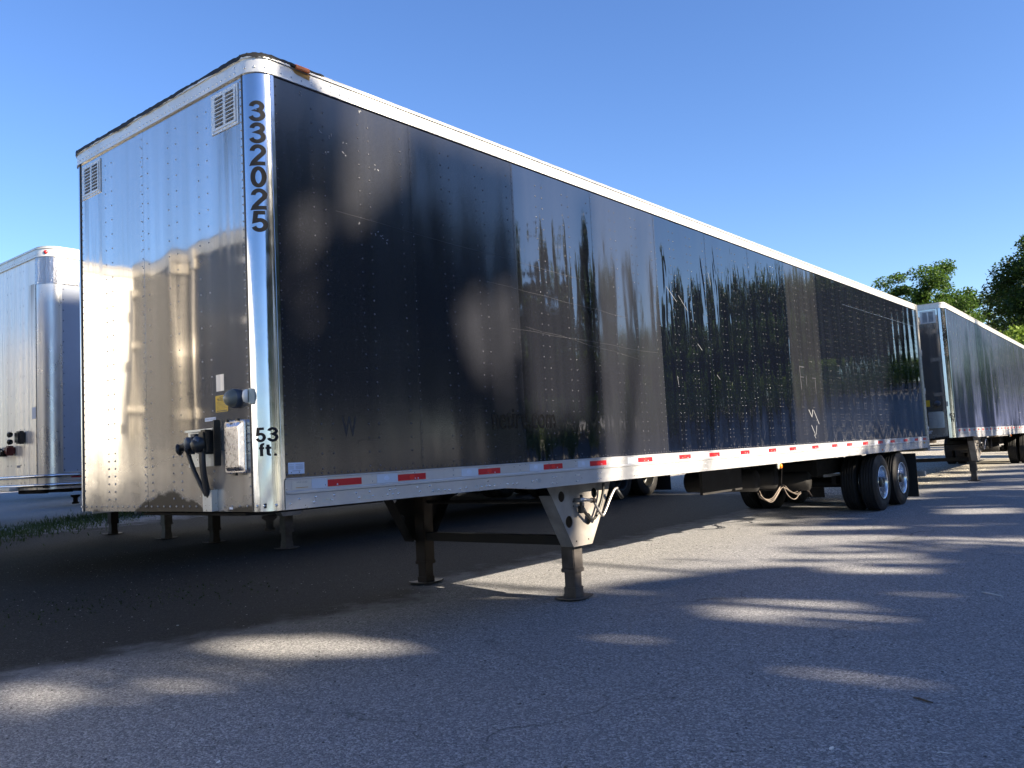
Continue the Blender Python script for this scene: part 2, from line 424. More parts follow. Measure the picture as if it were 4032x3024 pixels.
# ------------------------------------------------------------------ mesh helpers
class MB:
    def __init__(s):
        s.v, s.f, s.mi, s.sm = [], [], [], []

    def add(s, vs, fs, m=0, sm=False):
        o = len(s.v)
        s.v += [tuple(x) for x in vs]
        for f in fs:
            s.f.append(tuple(i + o for i in f))
            s.mi.append(m)
            s.sm.append(sm)

    def box(s, x0, x1, y0, y1, z0, z1, m=0):
        s.add([(x0, y0, z0), (x1, y0, z0), (x1, y1, z0), (x0, y1, z0), (x0, y0, z1), (x1, y0, z1), (x1, y1, z1), (x0, y1, z1)],
              [(0, 3, 2, 1), (4, 5, 6, 7), (0, 1, 5, 4), (1, 2, 6, 5), (2, 3, 7, 6), (3, 0, 4, 7)], m)

    def bbox(s, x0, x1, y0, y1, z0, z1, b=0.004, m=0):
        """box with chamfered edges"""
        bm = bmesh.new()
        bmesh.ops.create_cube(bm, size=1)
        for v in bm.verts:
            v.co = Vector(((x0 + x1) / 2 + v.co.x * (x1 - x0), (y0 + y1) / 2 + v.co.y * (y1 - y0), (z0 + z1) / 2 + v.co.z * (z1 - z0)))
        bmesh.ops.bevel(bm, geom=bm.edges[:], offset=b, segments=2, affect='EDGES', clamp_overlap=True)
        s.bm(bm, m)

    def bm(s, bm, m=0, sm=False):
        bm.verts.index_update()
        s.add([v.co for v in bm.verts], [[v.index for v in f.verts] for f in bm.faces], m, sm)
        bm.free()

    def quad(s, a, b, c, d, m=0):
        s.add([a, b, c, d], [(0, 1, 2, 3)], m)

    def prism(s, poly, fn, m=0, sm=False):
        """poly: 2D points; fn(u, v, side) -> 3D for side 0 and 1"""
        n = len(poly)
        vs = [fn(u, v, 0) for u, v in poly] + [fn(u, v, 1) for u, v in poly]
        fs = [tuple(range(n)), tuple(range(2 * n - 1, n - 1, -1))]
        fs += [(i, (i + 1) % n, (i + 1) % n + n, i + n) for i in range(n)]
        s.add(vs, fs, m, sm)

    def tube(s, pts, r, n=8, m=0, cap=True, radii=None):
        pts = [Vector(p) for p in pts]
        rings = []
        prev = None
        for i, p in enumerate(pts):
            d = (pts[min(i + 1, len(pts) - 1)] - pts[max(i - 1, 0)]).normalized()
            if prev is None:
                a = d.cross(Vector((0, 0, 1)))
                if a.length < 0.1:
                    a = d.cross(Vector((1, 0, 0)))
                a.normalize()
            else:
                a = (prev - d * prev.dot(d)).normalized()
            prev = a
            b = d.cross(a)
            rr = radii[i] if radii else r
            rings.append([p + (a * math.cos(2 * math.pi * k / n) + b * math.sin(2 * math.pi * k / n)) * rr for k in range(n)])
        vs = [v for ring in rings for v in ring]
        fs = []
        for i in range(len(pts) - 1):
            for k in range(n):
                fs.append((i * n + k, i * n + (k + 1) % n, (i + 1) * n + (k + 1) % n, (i + 1) * n + k))
        if cap:
            fs.append(tuple(range(n - 1, -1, -1)))
            fs.append(tuple(range((len(pts) - 1) * n, len(pts) * n)))
        s.add(vs, fs, m, True)

    def lathe(s, prof, org, ax, n=32, m=0, mats=None, sm=True):
        """prof: (radius, distance along ax)"""
        ax = Vector(ax).normalized()
        a = ax.cross(Vector((0, 0, 1)))
        if a.length < 0.1:
            a = ax.cross(Vector((1, 0, 0)))
        a.normalize()
        b = ax.cross(a)
        org = Vector(org)
        vs = []
        for r, h in prof:
            for k in range(n):
                t_ = 2 * math.pi * k / n
                vs.append(org + ax * h + (a * math.cos(t_) + b * math.sin(t_)) * r)
        for i in range(len(prof) - 1):
            fs = [(i * n + k, i * n + (k + 1) % n, (i + 1) * n + (k + 1) % n, (i + 1) * n + k) for k in range(n)]
            o = len(s.v)
            if i == 0:
                s.v += [tuple(x) for x in vs]
                s._o = o
            for f in fs:
                s.f.append(tuple(q + s._o for q in f))
                s.mi.append(mats[i] if mats else m)
                s.sm.append(sm)

    def rivet(s, p, nrm, r, m=1, n=6):
        nrm = Vector(nrm)
        p = Vector(p)
        a = nrm.cross(Vector((0, 0, 1))).normalized() if abs(nrm.z) < 0.9 else Vector((1, 0, 0))
        b = nrm.cross(a)
        vs = []
        for rr, h in ((1.0, 0.0), (0.72, 0.5)):
            for k in range(n):
                t_ = 2 * math.pi * k / n
                vs.append(p + (a * math.cos(t_) + b * math.sin(t_)) * r * rr + nrm * h * r)
        vs.append(p + nrm * r * 0.68)
        fs = [(k, (k + 1) % n, n + (k + 1) % n, n + k) for k in range(n)] + [(n + k, n + (k + 1) % n, 2 * n) for k in range(n)]
        s.add(vs, fs, m, True)

    def build(s, name, mats, parent=None, label=None, kind=None):
        me = bpy.data.meshes.new(name)
        me.from_pydata(s.v, [], s.f)
        for m in (mats if isinstance(mats, (list, tuple)) else [mats]):
            me.materials.append(m)
        me.polygons.foreach_set('material_index', s.mi)
        me.polygons.foreach_set('use_smooth', s.sm)
        me.update()
        o = bpy.data.objects.new(name, me)
        COL.objects.link(o)
        if parent is not None:
            o.parent = parent
        if label:
            o['label'] = label
        if kind:
            o['kind'] = kind
        return o


def thing(name, label, cat, mat=None, group=None):
    o = bpy.data.objects.new(name, None)
    COL.objects.link(o)
    o.empty_display_size = 0.3
    if mat is not None:
        o.matrix_world = mat
    o['label'] = label
    o['category'] = cat
    if group:
        o['group'] = group
    return o


def copy_tree(o, parent=None, skip=()):
    c = o.copy()
    COL.objects.link(c)
    if parent is not None:
        c.parent = parent
    for ch in list(o.children):
        if ch.name.split('.')[0] not in skip:
            copy_tree(ch, c, skip)
    return c


def text2d(s_, size, bold=0.0, space=1.0):
    cu = bpy.data.curves.new('t', 'FONT')
    cu.body = s_
    cu.size = size
    cu.offset = bold
    cu.space_character = space
    cu.resolution_u = 6
    cu.align_x = 'CENTER'
    cu.align_y = 'CENTER'
    ob = bpy.data.objects.new('t', cu)
    COL.objects.link(ob)
    bpy.context.view_layer.update()
    dg = bpy.context.evaluated_depsgraph_get()
    me = bpy.data.meshes.new_from_object(ob.evaluated_get(dg))
    bm = bmesh.new()
    bm.from_mesh(me)
    bpy.data.objects.remove(ob)
    bpy.data.curves.remove(cu)
    bpy.data.meshes.remove(me)
    return bm


def add_text(mb, s_, size, fn, m=0, bold=0.0, slices=None, squash=1.0, space=1.0, center=True, height=None):
    """lay text with fn(u, v) -> 3D; slices: u positions where faces are cut so the text can bend"""
    bm = text2d(s_, size, bold, space)
    xs = [v.co.x for v in bm.verts]
    ys = [v.co.y for v in bm.verts]
    if center:
        cx, cy = (min(xs) + max(xs)) / 2, (min(ys) + max(ys)) / 2
    else:
        cx, cy = 0, 0
    k = (height / (max(ys) - min(ys))) if height else 1.0
    for v in bm.verts:
        v.co.x = (v.co.x - cx) * squash * k
        v.co.y = (v.co.y - cy) * k
    if slices:
        for q in slices:
            bmesh.ops.bisect_plane(bm, geom=bm.verts[:] + bm.edges[:] + bm.faces[:], plane_co=(q, 0, 0), plane_no=(1, 0, 0))
    for v in bm.verts:
        v.co = Vector(fn(v.co.x, v.co.y))
    mb.bm(bm, m)


def ribbon(mb, pts, w, fn, m=0):
    """flat stroke through 2D points laid with fn"""
    for (a, b) in zip(pts[:-1], pts[1:]):
        d = Vector((b[0] - a[0], b[1] - a[1]))
        if d.length < 1e-6:
            continue
        d.normalize()
        n = Vector((-d.y, d.x)) * w / 2
        e = d * w * 0.3
        mb.quad(fn(a[0] - e.x + n.x, a[1] - e.y + n.y), fn(a[0] - e.x - n.x, a[1] - e.y - n.y), fn(b[0] + e.x - n.x, b[1] + e.y - n.y), fn(b[0] + e.x + n.x, b[1] + e.y + n.y), m)


def arc_pts(cx, cy, rx, ry, a0, a1, n=14):
    return [(cx + rx * math.cos(math.radians(a0 + (a1 - a0) * k / n)), cy + ry * math.sin(math.radians(a0 + (a1 - a0) * k / n))) for k in range(n + 1)]


GLYPH = {
    '3': [arc_pts(0.30, 0.725, 0.195, 0.19, 172, -90) + arc_pts(0.30, 0.31, 0.22, 0.225, 90, -170)[0:]],
    '2': [arc_pts(0.30, 0.69, 0.21, 0.225, 175, -35) + [(0.13, 0.16), (0.10, 0.085), (0.56, 0.085)]],
    '0': [arc_pts(0.30, 0.5, 0.205, 0.415, 90, 450, 28)],
    '5': [[(0.50, 0.915), (0.17, 0.915), (0.125, 0.52)] + arc_pts(0.30, 0.325, 0.215, 0.24, 120, -165)],
    'f': [arc_pts(0.34, 0.78, 0.13, 0.14, 75, 180, 6) + [(0.21, 0.0)], [(0.07, 0.62), (0.36, 0.62)]],
    't': [[(0.21, 0.88), (0.21, 0.2)] + arc_pts(0.33, 0.2, 0.12, 0.12, 180, 280, 6), [(0.07, 0.62), (0.38, 0.62)]],
    '.': [[(0.12, 0.08), (0.26, 0.08)]],
}
ADV = {'f': 0.36, 't': 0.40, '.': 0.3}


def stroke_text(mb, s_, height, width, fn, m=0, pen=0.165, adv=0.62):
    """heavy sans lettering drawn as mitred strokes; centred on the origin"""
    tot = sum(ADV.get(c, adv) for c in s_)
    u0 = -tot / 2
    for ch in s_:
        for st_ in GLYPH[ch]:
            q = []
            for a, b in zip(st_[:-1], st_[1:]):
                k = max(1, int(math.dist(a, b) / 0.08))
                q += [(a[0] + (b[0] - a[0]) * j / k, a[1] + (b[1] - a[1]) * j / k) for j in range(k)]
            q.append(st_[-1])
            q = [p for i, p in enumerate(q) if i == 0 or math.dist(p, q[i - 1]) > 1e-4]
            left, right = [], []
            closed = math.dist(q[0], q[-1]) < 1e-3
            for i, p in enumerate(q):
                a = q[i - 1] if i else (q[-2] if closed else p)
                b = q[i + 1] if i < len(q) - 1 else (q[1] if closed else p)
                d1 = Vector((p[0] - a[0], p[1] - a[1]))
                d2 = Vector((b[0] - p[0], b[1] - p[1]))
                if d1.length < 1e-6:
                    d1 = d2.copy()
                if d2.length < 1e-6:
                    d2 = d1.copy()
                d1.normalize(); d2.normalize()
                t_ = (d1 + d2)
                if t_.length < 1e-4:
                    t_ = d1.copy()
                t_.normalize()
                n_ = Vector((-t_.y, t_.x))
                w_ = pen / 2 / max(0.45, n_.dot(Vector((-d1.y, d1.x))))
                left.append((p[0] + n_.x * w_, p[1] + n_.y * w_))
                right.append((p[0] - n_.x * w_, p[1] - n_.y * w_))
            f2 = lambda p: fn((u0 + p[0]) * width, (p[1] - 0.5) * height)
            for i in range(len(q) - 1):
                mb.quad(f2(left[i]), f2(right[i]), f2(right[i + 1]), f2(left[i + 1]), m)
        u0 += ADV.get(ch, adv)


def holed_plate(poly, holes, thick):
    """2D plate with round holes -> bmesh in (x, z) with thickness along y"""
    cu = bpy.data.curves.new('p', 'CURVE')
    cu.dimensions = '2D'
    cu.fill_mode = 'BOTH'
    cu.extrude = thick / 2
    def sp(pts):
        s_ = cu.splines.new('POLY')
        s_.points.add(len(pts) - 1)
        for p, q in zip(s_.points, pts):
            p.co = (q[0], q[1], 0, 1)
        s_.use_cyclic_u = True
    sp(poly)
    for (x, z, r) in holes:
        sp([(x + r * math.cos(2 * math.pi * k / 20), z + r * math.sin(2 * math.pi * k / 20)) for k in range(20)])
    ob = bpy.data.objects.new('p', cu)
    COL.objects.link(ob)
    bpy.context.view_layer.update()
    me = bpy.data.meshes.new_from_object(ob.evaluated_get(bpy.context.evaluated_depsgraph_get()))
    bm = bmesh.new()
    bm.from_mesh(me)
    bpy.data.objects.remove(ob)
    bpy.data.meshes.remove(me)
    for v in bm.verts:
        v.co = Vector((v.co.x, v.co.z, v.co.y))
    return bm


# ------------------------------------------------------------------ trailer
W, L, H1, H2, H = 2.59, 16.05, 0.196, 2.834, 2.942
SEAMS = [0.13] + [1.38 + 1.237 * k for k in range(12)]      # near side panel joints
SEAMS = SEAMS[:13] + [15.93]


def plan(r, off, x_end, n=8, close=False):
    """outline in plan of near side, nose and far side, offset outwards"""
    pts = [(x_end, -off)]
    for k in range(n + 1):
        a = math.radians(270 - 90 * k / n)
        pts.append((r + (r + off) * math.cos(a), r + (r + off) * math.sin(a)))
    for k in range(n + 1):
        a = math.radians(180 - 90 * k / n)
        pts.append((r + (r + off) * math.cos(a), W - r + (r + off) * math.sin(a)))
    pts.append((x_end, W + off))
    return pts


def band(mb, r, off, z0, z1, x_end, m=0, smooth=True, off2=None):
    p = plan(r, off, x_end)
    p2 = plan(r, off if off2 is None else off2, x_end)
    n = len(p)
    vs = [(x, y, z0) for x, y in p] + [(x, y, z1) for x, y in p2]
    mb.add(vs, [(i, i + n, i + 1 + n, i + 1) for i in range(n - 1)], m, smooth)


def build_trailer(name, label, cat, mat, spec, group=None):
    """all coordinates: x back from the nose, y away from the near side, z from the ground"""
    g = spec.get
    rad = g('r', 0.13)
    lod = g('lod', 0)
    rng = random.Random(g('seed', 1))
    T = thing(name, label, cat, mat, group)
    Z = Z0
    # ---- nose
    mb = MB()
    ny = 24 if lod == 0 else 2
    mb.quad((0, rad, Z), (0, W - rad, Z), (0, W - rad, Z + H2), (0, rad, Z + H2))
    if lod <= 1:
        cols = [0.57, 0.68, 0.97, 1.08, 1.37, 1.47, 1.93, 2.03]
        step = 0.114 if lod == 0 else 0.22
        for y in cols:
            z = 0.09
            while z < H2 - 0.06:
                if not (z > 2.47 and (y < 0.55 or y > 2.05)):
                    low = z < 0.42
                    mb.rivet((-0.0003, y, Z + z), (-1, 0, 0), 0.0085 if low else 0.0062)
                z += (0.058 if z < 0.42 else step) if lod == 0 else step
        for y in (rad + 0.03, W - rad - 0.03):
            z = 0.05
            while z < H2 - 0.03:
                mb.rivet((-0.0003, y, Z + z), (-1, 0, 0), 0.006)
                z += 0.055 if lod == 0 else 0.12
        y = 0.2
        while y < W - 0.18:
            mb.rivet((-0.0003, y, Z + 0.035), (-1, 0, 0), 0.009)
            y += 0.085
    if g('nose_strips', True) and lod == 0:
        mb.box(-0.0015, 0.0, 1.44, 1.505, Z + 0.02, Z + H2, 0)
        zz_ = 0.04
        while zz_ < H2 - 0.05:
            mb.rivet((-0.0018, 1.452, Z + zz_), (-1, 0, 0), 0.006)
            zz_ += 0.07
    nose = mb.build('nose_panel', [M[g('nose', 'nose')], M['rivet_dark']], T)
    # ---- corner posts
    for side in (0, 1):
        mb = MB()
        n = 12
        nz = 30 if (lod == 0 and side == 0) else 2
        vs = []
        for j in range(nz):
            z = Z + H2 * j / (nz - 1)
            for k in range(n + 1):
                a = math.radians(180 + 90 * k / n)
                rr = rad + 0.004
                if lod == 0 and side == 0 and j > 0:
                    zz = H2 * j / (nz - 1)
                    d = math.exp(-((zz - 0.2) / 0.18) ** 2) * math.sin(zz * 40 + k) * 0.004 + math.sin(zz * 3 + k * 0.8) * 0.0007
                    rr += d * math.sin(math.pi * k / n)
                x, y = rad + rr * math.cos(a), rad + rr * math.sin(a)
                if side:
                    y = W - y
                vs.append((x, y, z))
        fs = []
        for j in range(nz - 1):
            for k in range(n):
                q = (j * (n + 1) + k, j * (n + 1) + k + 1, (j + 1) * (n + 1) + k + 1, (j + 1) * (n + 1) + k)
                fs.append(q if not side else q[::-1])
        mb.add(vs, fs, 0, True)
        yy = (lambda y: y) if not side else (lambda y: W - y)
        a_, b_ = sorted((yy(rad - 0.004), yy(rad + 0.012)))
        mb.box(-0.006, -0.0005, a_, b_, Z, Z + H2, 2)              # dark lip over the nose edge
        a_, b_ = sorted((yy(-0.008), yy(-0.0005)))
        mb.box(rad - 0.012, rad + 0.012, a_, b_, Z, Z + H2)        # lip over the side edge
        if lod == 0:
            for y in (0.02, 0.07, 0.115):
                a = math.radians(225)
            for k in (2, 5, 9):
                a = math.radians(180 + 90 * k / n)
                nx, nyv = math.cos(a), math.sin(a)
                py = rad + (rad + 0.006) * nyv
                mb.rivet((rad + (rad + 0.006) * nx, yy(py), Z + 0.035), (nx, nyv if not side else -nyv, 0), 0.010)
        if g('post_bands'):
            pass
        mb.build('corner_post', [M[g('post', 'post')], M['rivet'], M['seam']], T)
    # ---- near side panels
    paints = g('paints')
    for i in range(len(SEAMS) - 1):
        x0, x1 = SEAMS[i], SEAMS[i + 1]
        if i == 0:
            x0 = rad
        m = paints[i % len(paints)]
        mb = MB()
        mb.quad((x0 + 0.001, 0, Z + H1 - 0.02), (x1 - 0.001, 0, Z + H1 - 0.02), (x1 - 0.001, 0, Z + H2 + 0.01), (x0 + 0.001, 0, Z + H2 + 0.01))
        mb.box(x1 - 0.02, x1 + 0.004, -0.0016, -0.0002, Z + H1, Z + H2)
        if i >= 9 and g('upper_band'):
            mb.box(max(x0, 11.2), x1, -0.004, -0.0005, Z + 2.47, Z + 2.475, 2)
        if lod <= 1:
            zs = []
            z = H1 + 0.05
            while z < H2 - 0.05:
                zs.append(z)
                z += 0.098 if lod == 0 else 0.19
            for c in range(3):
                xa = (x0 if i else 0.14) + 0.325 + 0.41 * c - (0.0 if i else 0.02)
                for xx in (xa, xa + 0.095):
                    if xx > x1 - 0.03:
                        continue
                    for k, z in enumerate(zs):
                        mb.rivet((xx, -0.0002, Z + z), (0, -1, 0), 0.0072, 1)
                        if lod == 0 and z < 1.3 and x0 > 5 and k % 2:
                            mb.rivet((xx, -0.0002, Z + z + 0.05), (0, -1, 0), 0.005, 1)
            z = H1 + 0.03
            while z < H2 - 0.02:
                mb.rivet((x1 - 0.008, -0.0018, Z + z), (0, -1, 0), 0.005, 1)
                if i == 0:
                    mb.rivet((x0 + 0.03, -0.0002, Z + z), (0, -1, 0), 0.0065, 1)
                z += 0.062 if lod == 0 else 0.13
            x = x0 + 0.03
            while x < x1:
                mb.rivet((x, -0.0002, Z + H1 + 0.02), (0, -1, 0), 0.0065, 1)
                x += 0.055 if lod == 0 else 0.15
        mb.build('side_panel', [M[m], M['rivet_black'], M['rivet']], T)
    # ---- far side wall, roof, floor, rear
    mb = MB()
    mb.quad((rad, W, Z), (rad, W, Z + H2), (L - 0.1, W, Z + H2), (L - 0.1, W, Z))
    mb.build('far_side_panel', M[g('far', 'paint_rear')], T)
    mb = MB()
    p = plan(rad, 0.004, L)
    n = len(p)
    mb.add([(x, y, Z + H + 0.006) for x, y in p] + [(x, y, Z + H + 0.02) for x, y in p],
           [tuple(range(n, 2 * n))[::-1]] + [(i, i + n, i + 1 + n, i + 1) for i in range(n - 1)], 0)
    mb.build('roof', M['roof'], T)
    mb = MB()
    mb.box(0.02, L - 0.05, 0.04, W - 0.04, Z + 0.02, Z + 0.05)
    x = 0.35
    while x < L - 0.3:
        mb.box(x, x + 0.06, 0.07, W - 0.07, Z - 0.008, Z + 0.019)
        mb.box(x, x + 0.06, 0.9, W - 0.9, Z - 0.06, Z - 0.009)
        x += 0.305
    if g('plate', True):
        mb.box(0.25, 1.5, 0.6, W - 0.6, Z - 0.05, Z - 0.03)
    mb.lathe([(0.0, -0.23), (0.045, -0.23), (0.045, -0.21), (0.03, -0.2), (0.03, -0.15), (0.06, -0.13), (0.06, -0.11)], (0.92, W / 2, Z), (0, 0, 1), 12)
    mb.build('floor_frame', M['steel_dirty_shade'], T)
    # ---- top rail
    mb = MB()
    band(mb, rad, 0.012, Z + H2, Z + H - 0.012, L)
    band(mb, rad, 0.0, Z + H2, Z + H2, L, off2=0.012)
    band(mb, rad, 0.022, Z + H - 0.012, Z + H, L)
    band(mb, rad, 0.012, Z + H - 0.012, Z + H - 0.012, L, off2=0.022)
    band(mb, rad, 0.022, Z + H, Z + H + 0.006, L, off2=0.0)
    band(mb, rad, 0.016, Z + H2, Z + H2 + 0.012, L)
    if lod <= 1:
        y = 0.2
        k = 0
        while y < W - 0.15:
            mb.rivet((-0.0125, y, Z + H2 + 0.03), (-1, 0, 0), 0.007)
            if k % 4 == 0:
                mb.rivet((-0.0125, y, Z + H2 + 0.07), (-1, 0, 0), 0.006)
            y += 0.052
            k += 1
        x = 0.2
        k = 0
        while x < L - 0.1:
            if lod == 0:
                mb.rivet((x, -0.0125, Z + H2 + 0.03), (0, -1, 0), 0.006)
                if k % 5 in (0, 1):
                    mb.rivet((x, -0.0125, Z + H2 + 0.07), (0, -1, 0), 0.006)
            x += 0.082
            k += 1
        for k in range(3):
            a = math.radians(195 + 28 * k)
            mb.rivet((rad + (rad + 0.0125) * math.cos(a), rad + (rad + 0.0125) * math.sin(a), Z + H2 + 0.035), (math.cos(a), math.sin(a), 0), 0.008)
    mb.build('top_rail', [M['toprail'], M['rivet']], T)
    if lod == 0:
        # ragged roof sealant on the nose edge
        mb = MB()
        p = plan(rad, 0.0235, 0.55, 24)
        q = []
        for i in range(len(p) - 1):
            a, b = p[i], p[i + 1]
            d = math.dist(a, b)
            k = max(1, int(d / 0.03))
            for j in range(k):
                q.append((a[0] + (b[0] - a[0]) * j / k, a[1] + (b[1] - a[1]) * j / k))
        q = [c for c in q if not (c[1] > W - 0.05 and c[0] > 0.3)]
        n = len(q)
        ph = 0.0
        lo = []
        for i, c in enumerate(q):
            ph = ph * 0.75 + rng.uniform(-1, 1) * 0.006
            base = H - 0.012
            if c[1] < 0.5 and c[0] > 0.06:
                base = H - 0.012 + (c[0] - 0.06) * 0.06
            lo.append(min(H + 0.004, base + ph))
        hi = [H + 0.017 + rng.uniform(-0.003, 0.004) for _ in q]
        cx = [(c[0] + 0.0, c[1]) for c in q]
        vs = [(c[0], c[1], Z + lo[i]) for i, c in enumerate(q)] + [(c[0], c[1], Z + hi[i]) for i, c in enumerate(q)]
        vs += [(c[0] + (0.1 if c[0] < 0.4 else 0), min(max(c[1], 0.1), W - 0.1), Z + H + 0.021) for c in q]
        mb.add(vs, [(i, i + n, i + 1 + n, i + 1) for i in range(n - 1)] + [(i + n, i + 2 * n, i + 1 + 2 * n, i + 1 + n) for i in range(n - 1)], 0, True)
        mb.build('roof_sealant', M['tar'], T)
    # ---- bottom rail
    mb = MB()
    xa, xb, dz = 2.33, 2.68, -0.032
    def railstrip(y0, z0, y1, z1, bottom=False):
        xs = [rad + 0.012, xa, xb, L]
        for a, b in zip(xs[:-1], xs[1:]):
            za = dz if a >= xb else 0.0
            zb = dz if b >= xb else 0.0
            if not bottom:
                za = zb = 0
            mb.quad((a, y0, Z + z0 + za), (b, y0, Z + z0 + zb), (b, y1, Z + z1), (a, y1, Z + z1))
    yo = -0.012
    railstrip(yo, 0.0, yo, 0.092, True)
    railstrip(yo, 0.092, yo - 0.010, 0.098)
    railstrip(yo - 0.010, 0.098, yo - 0.010, 0.112)
    railstrip(yo - 0.010, 0.112, yo, 0.118)
    railstrip(yo, 0.118, yo, 0.188)
    railstrip(yo, 0.188, yo - 0.004, 0.19)
    railstrip(yo - 0.004, 0.19, yo - 0.004, 0.197)
    railstrip(yo - 0.004, 0.197, 0.0, 0.2)
    xs = [rad + 0.012, xa, xb, L]
    for a, b in zip(xs[:-1], xs[1:]):
        za = dz if a >= xb else 0.0
        zb = dz if b >= xb else 0.0
        mb.quad((a, yo, Z + za), (a, 0.06, Z + za), (b, 0.06, Z + zb), (b, yo, Z + zb))
        mb.quad((a, 0.06, Z + za), (a, 0.06, Z + 0.05), (b, 0.06, Z + 0.05), (b, 0.06, Z + zb))
    mb.box(rad + 0.004, rad + 0.05, yo - 0.003, yo - 0.0005, Z + 0.001, Z + 0.188)
    mb.box(L - 0.12, L - 0.002, yo - 0.006, yo - 0.0005, Z + dz - 0.07, Z + 0.0)     # corner gusset
    # far side rail
    mb.box(rad, L, W + 0.001, W + 0.012, Z - 0.03, Z + 0.196)
    if lod <= 1:
        if lod == 0:
            big = [(0.17, 0.035), (0.24, 0.062), (0.37, 0.066), (0.355, 0.034), (0.52, 0.068), (0.505, 0.036), (0.71, 0.068), (0.735, 0.035),
                   (0.83, 0.07), (0.86, 0.037), (1.02, 0.07), (0.995, 0.038), (1.065, 0.072), (1.045, 0.038), (1.1, 0.039), (1.29, 0.07), (1.315, 0.038),
                   (1.42, 0.072), (1.45, 0.036), (1.51, 0.036), (1.58, 0.032), (1.63, 0.03), (1.75, 0.03), (1.82, 0.034), (2.0, 0.03), (2.06, 0.031), (2.1, 0.03), (2.16, 0.03),
                   (2.33, 0.03), (2.4, 0.03), (2.45, 0.03), (2.66, 0.035), (2.72, 0.04)]
            for x, z in big:
                mb.rivet((x, yo - 0.0003, Z + z), (0, -1, 0), 0.0088, 1, 8)
            x = 2.95
            while x < 15.8:
                for dx in (0, 0.05):
                    for z in (0.055, 0.0):
                        mb.rivet((x + dx, yo - 0.0003, Z + z), (0, -1, 0), 0.0068)
                x += 0.36 if x < 4 else 0.305
            x = 0.45
            while x < 15.9:
                for z in (0.138, 0.178):
                    mb.rivet((x, yo - 0.0003, Z + z), (0, -1, 0), 0.0055)
                x += 0.41
        # repair patches of bare shiny metal
        if lod == 0:
            for (x, w_) in ((0.46, 0.1), (1.5, 0.09), (1.95, 0.04), (2.75, 0.06), (0.8, 0.06)):
                pts = [(x + math.cos(a) * w_ * rng.uniform(0.4, 1), 0.035 + math.sin(a) * 0.022 * rng.uniform(0.5, 1)) for a in [k * math.pi / 6 for k in range(12)]]
                mb.add([(u, yo - 0.0004, Z + v) for u, v in pts], [tuple(range(12))], 2)
    rail = mb.build('bottom_rail', [M['rail'], M['rivet'], M['galv']], T)
    # ---- reflector tapes on the rail
    refl = g('reflectors')
    for i, (x0, x1) in enumerate(refl):
        mb = MB()
        zc0, zc1 = 0.127, 0.172
        mb.box(x0, x1, yo - 0.0018, yo - 0.0006, Z + zc0, Z + zc1, 0)
        xc = (x0 + x1) / 2
        if i:
            mb.add([(xc + 0.02 * math.cos(a) * 1.4, yo - 0.0021, Z + 0.15 + 0.017 * math.sin(a)) for a in [k * math.pi / 6 for k in range(12)]], [tuple(range(12))], 1)
        if lod == 0:
            mb.box(x0 - 0.2 if i else x0 - 0.13, x0 - 0.003, yo - 0.0014, yo - 0.0006, Z + 0.122, Z + 0.184, 2)
            mb.rivet((x0 + (0.08 if i == 0 else 0.2), yo - 0.002, Z + 0.137), (0, -1, 0), 0.006, 3)
            if i:
                xq = x0 - 0.11
                pts = [(xq + math.cos(a) * 0.034 * rng.uniform(0.6, 1), 0.155 + math.sin(a) * 0.022 * rng.uniform(0.6, 1)) for a in [k * math.pi / 7 for k in range(14)]]
                mb.add([(u, yo - 0.0018, Z + v) for u, v in pts], [tuple(range(14))], 3)
        mb.build('reflector_tape', [M['red'], M['redspot'], M['whitetape'], M['paper']], rail)
    # ---- landing gear
    lg = MB()
    lg_p = [(3.08, -0.04), (3.14, -0.12), (3.45, -0.62), (3.76, -0.62), (4.10, -0.12), (4.14, -0.04)]
    holes = [(3.40, -0.38, 0.056), (3.71, -0.38, 0.056), (3.30, -0.14, 0.05), (3.84, -0.14, 0.05)]
    gear = bpy.data.objects.new('landing_gear', None)
    legx = 3.61
    for side in (0, 1):
        yy = (lambda y: y) if not side else (lambda y: W - y)
        bm = holed_plate(lg_p, holes if lod <= 1 else [], 0.006)
        for v in bm.verts:
            v.co = Vector((v.co.x, yy(v.co.y + 0.16), v.co.z + Z))
        mb = MB()
        mb.bm(bm, 0)
        for (a, b) in ((lg_p[1], lg_p[2]), (lg_p[3], lg_p[4])):
            y0, y1 = yy(0.157), yy(0.30)
            mb.quad((a[0], y0, Z + a[1]), (b[0], y0, Z + b[1]), (b[0], y1, Z + b[1]), (a[0], y1, Z + a[1]))
            mb.quad((a[0] + 0.006, y0, Z + a[1]), (a[0] + 0.006, y1, Z + a[1]), (b[0] + 0.006, y1, Z + b[1]), (b[0] + 0.006, y0, Z + b[1]))
        if lod == 0:
            for (x, z) in ((3.5, -0.57), (3.7, -0.57), (3.48, -0.2), (3.48, -0.24), (3.63, -0.22)):
                mb.rivet((x, yy(0.1565), Z + z), (0, -1 if not side else 1, 0), 0.009, 1, 6)
        br = mb.build('gear_bracket', [M['gear'] if not side else M['steel_dirty_shade'], M['rustbrown']], T)  # far bracket gets a darker steel as painted under-trailer shade
        mb = MB()
        y0, y1 = sorted((yy(0.225), yy(0.375)))
        mb.bbox(legx - 0.075, legx + 0.075, y0, y1, Z - 0.86, Z - 0.03, 0.008)
        y0, y1 = sorted((yy(0.219), yy(0.381)))
        mb.bbox(legx - 0.081, legx + 0.081, y0, y1, Z - 0.875, Z - 0.835, 0.006)
        y0, y1 = sorted((yy(0.24), yy(0.36)))
        mb.bbox(legx - 0.06, legx + 0.06, y0, y1, Z - 1.08, Z - 0.7, 0.006)
        y0, y1 = sorted((yy(0.232), yy(0.368)))
        mb.bbox(legx - 0.068, legx + 0.068, y0, y1, Z - 1.095, Z - 1.01, 0.005)
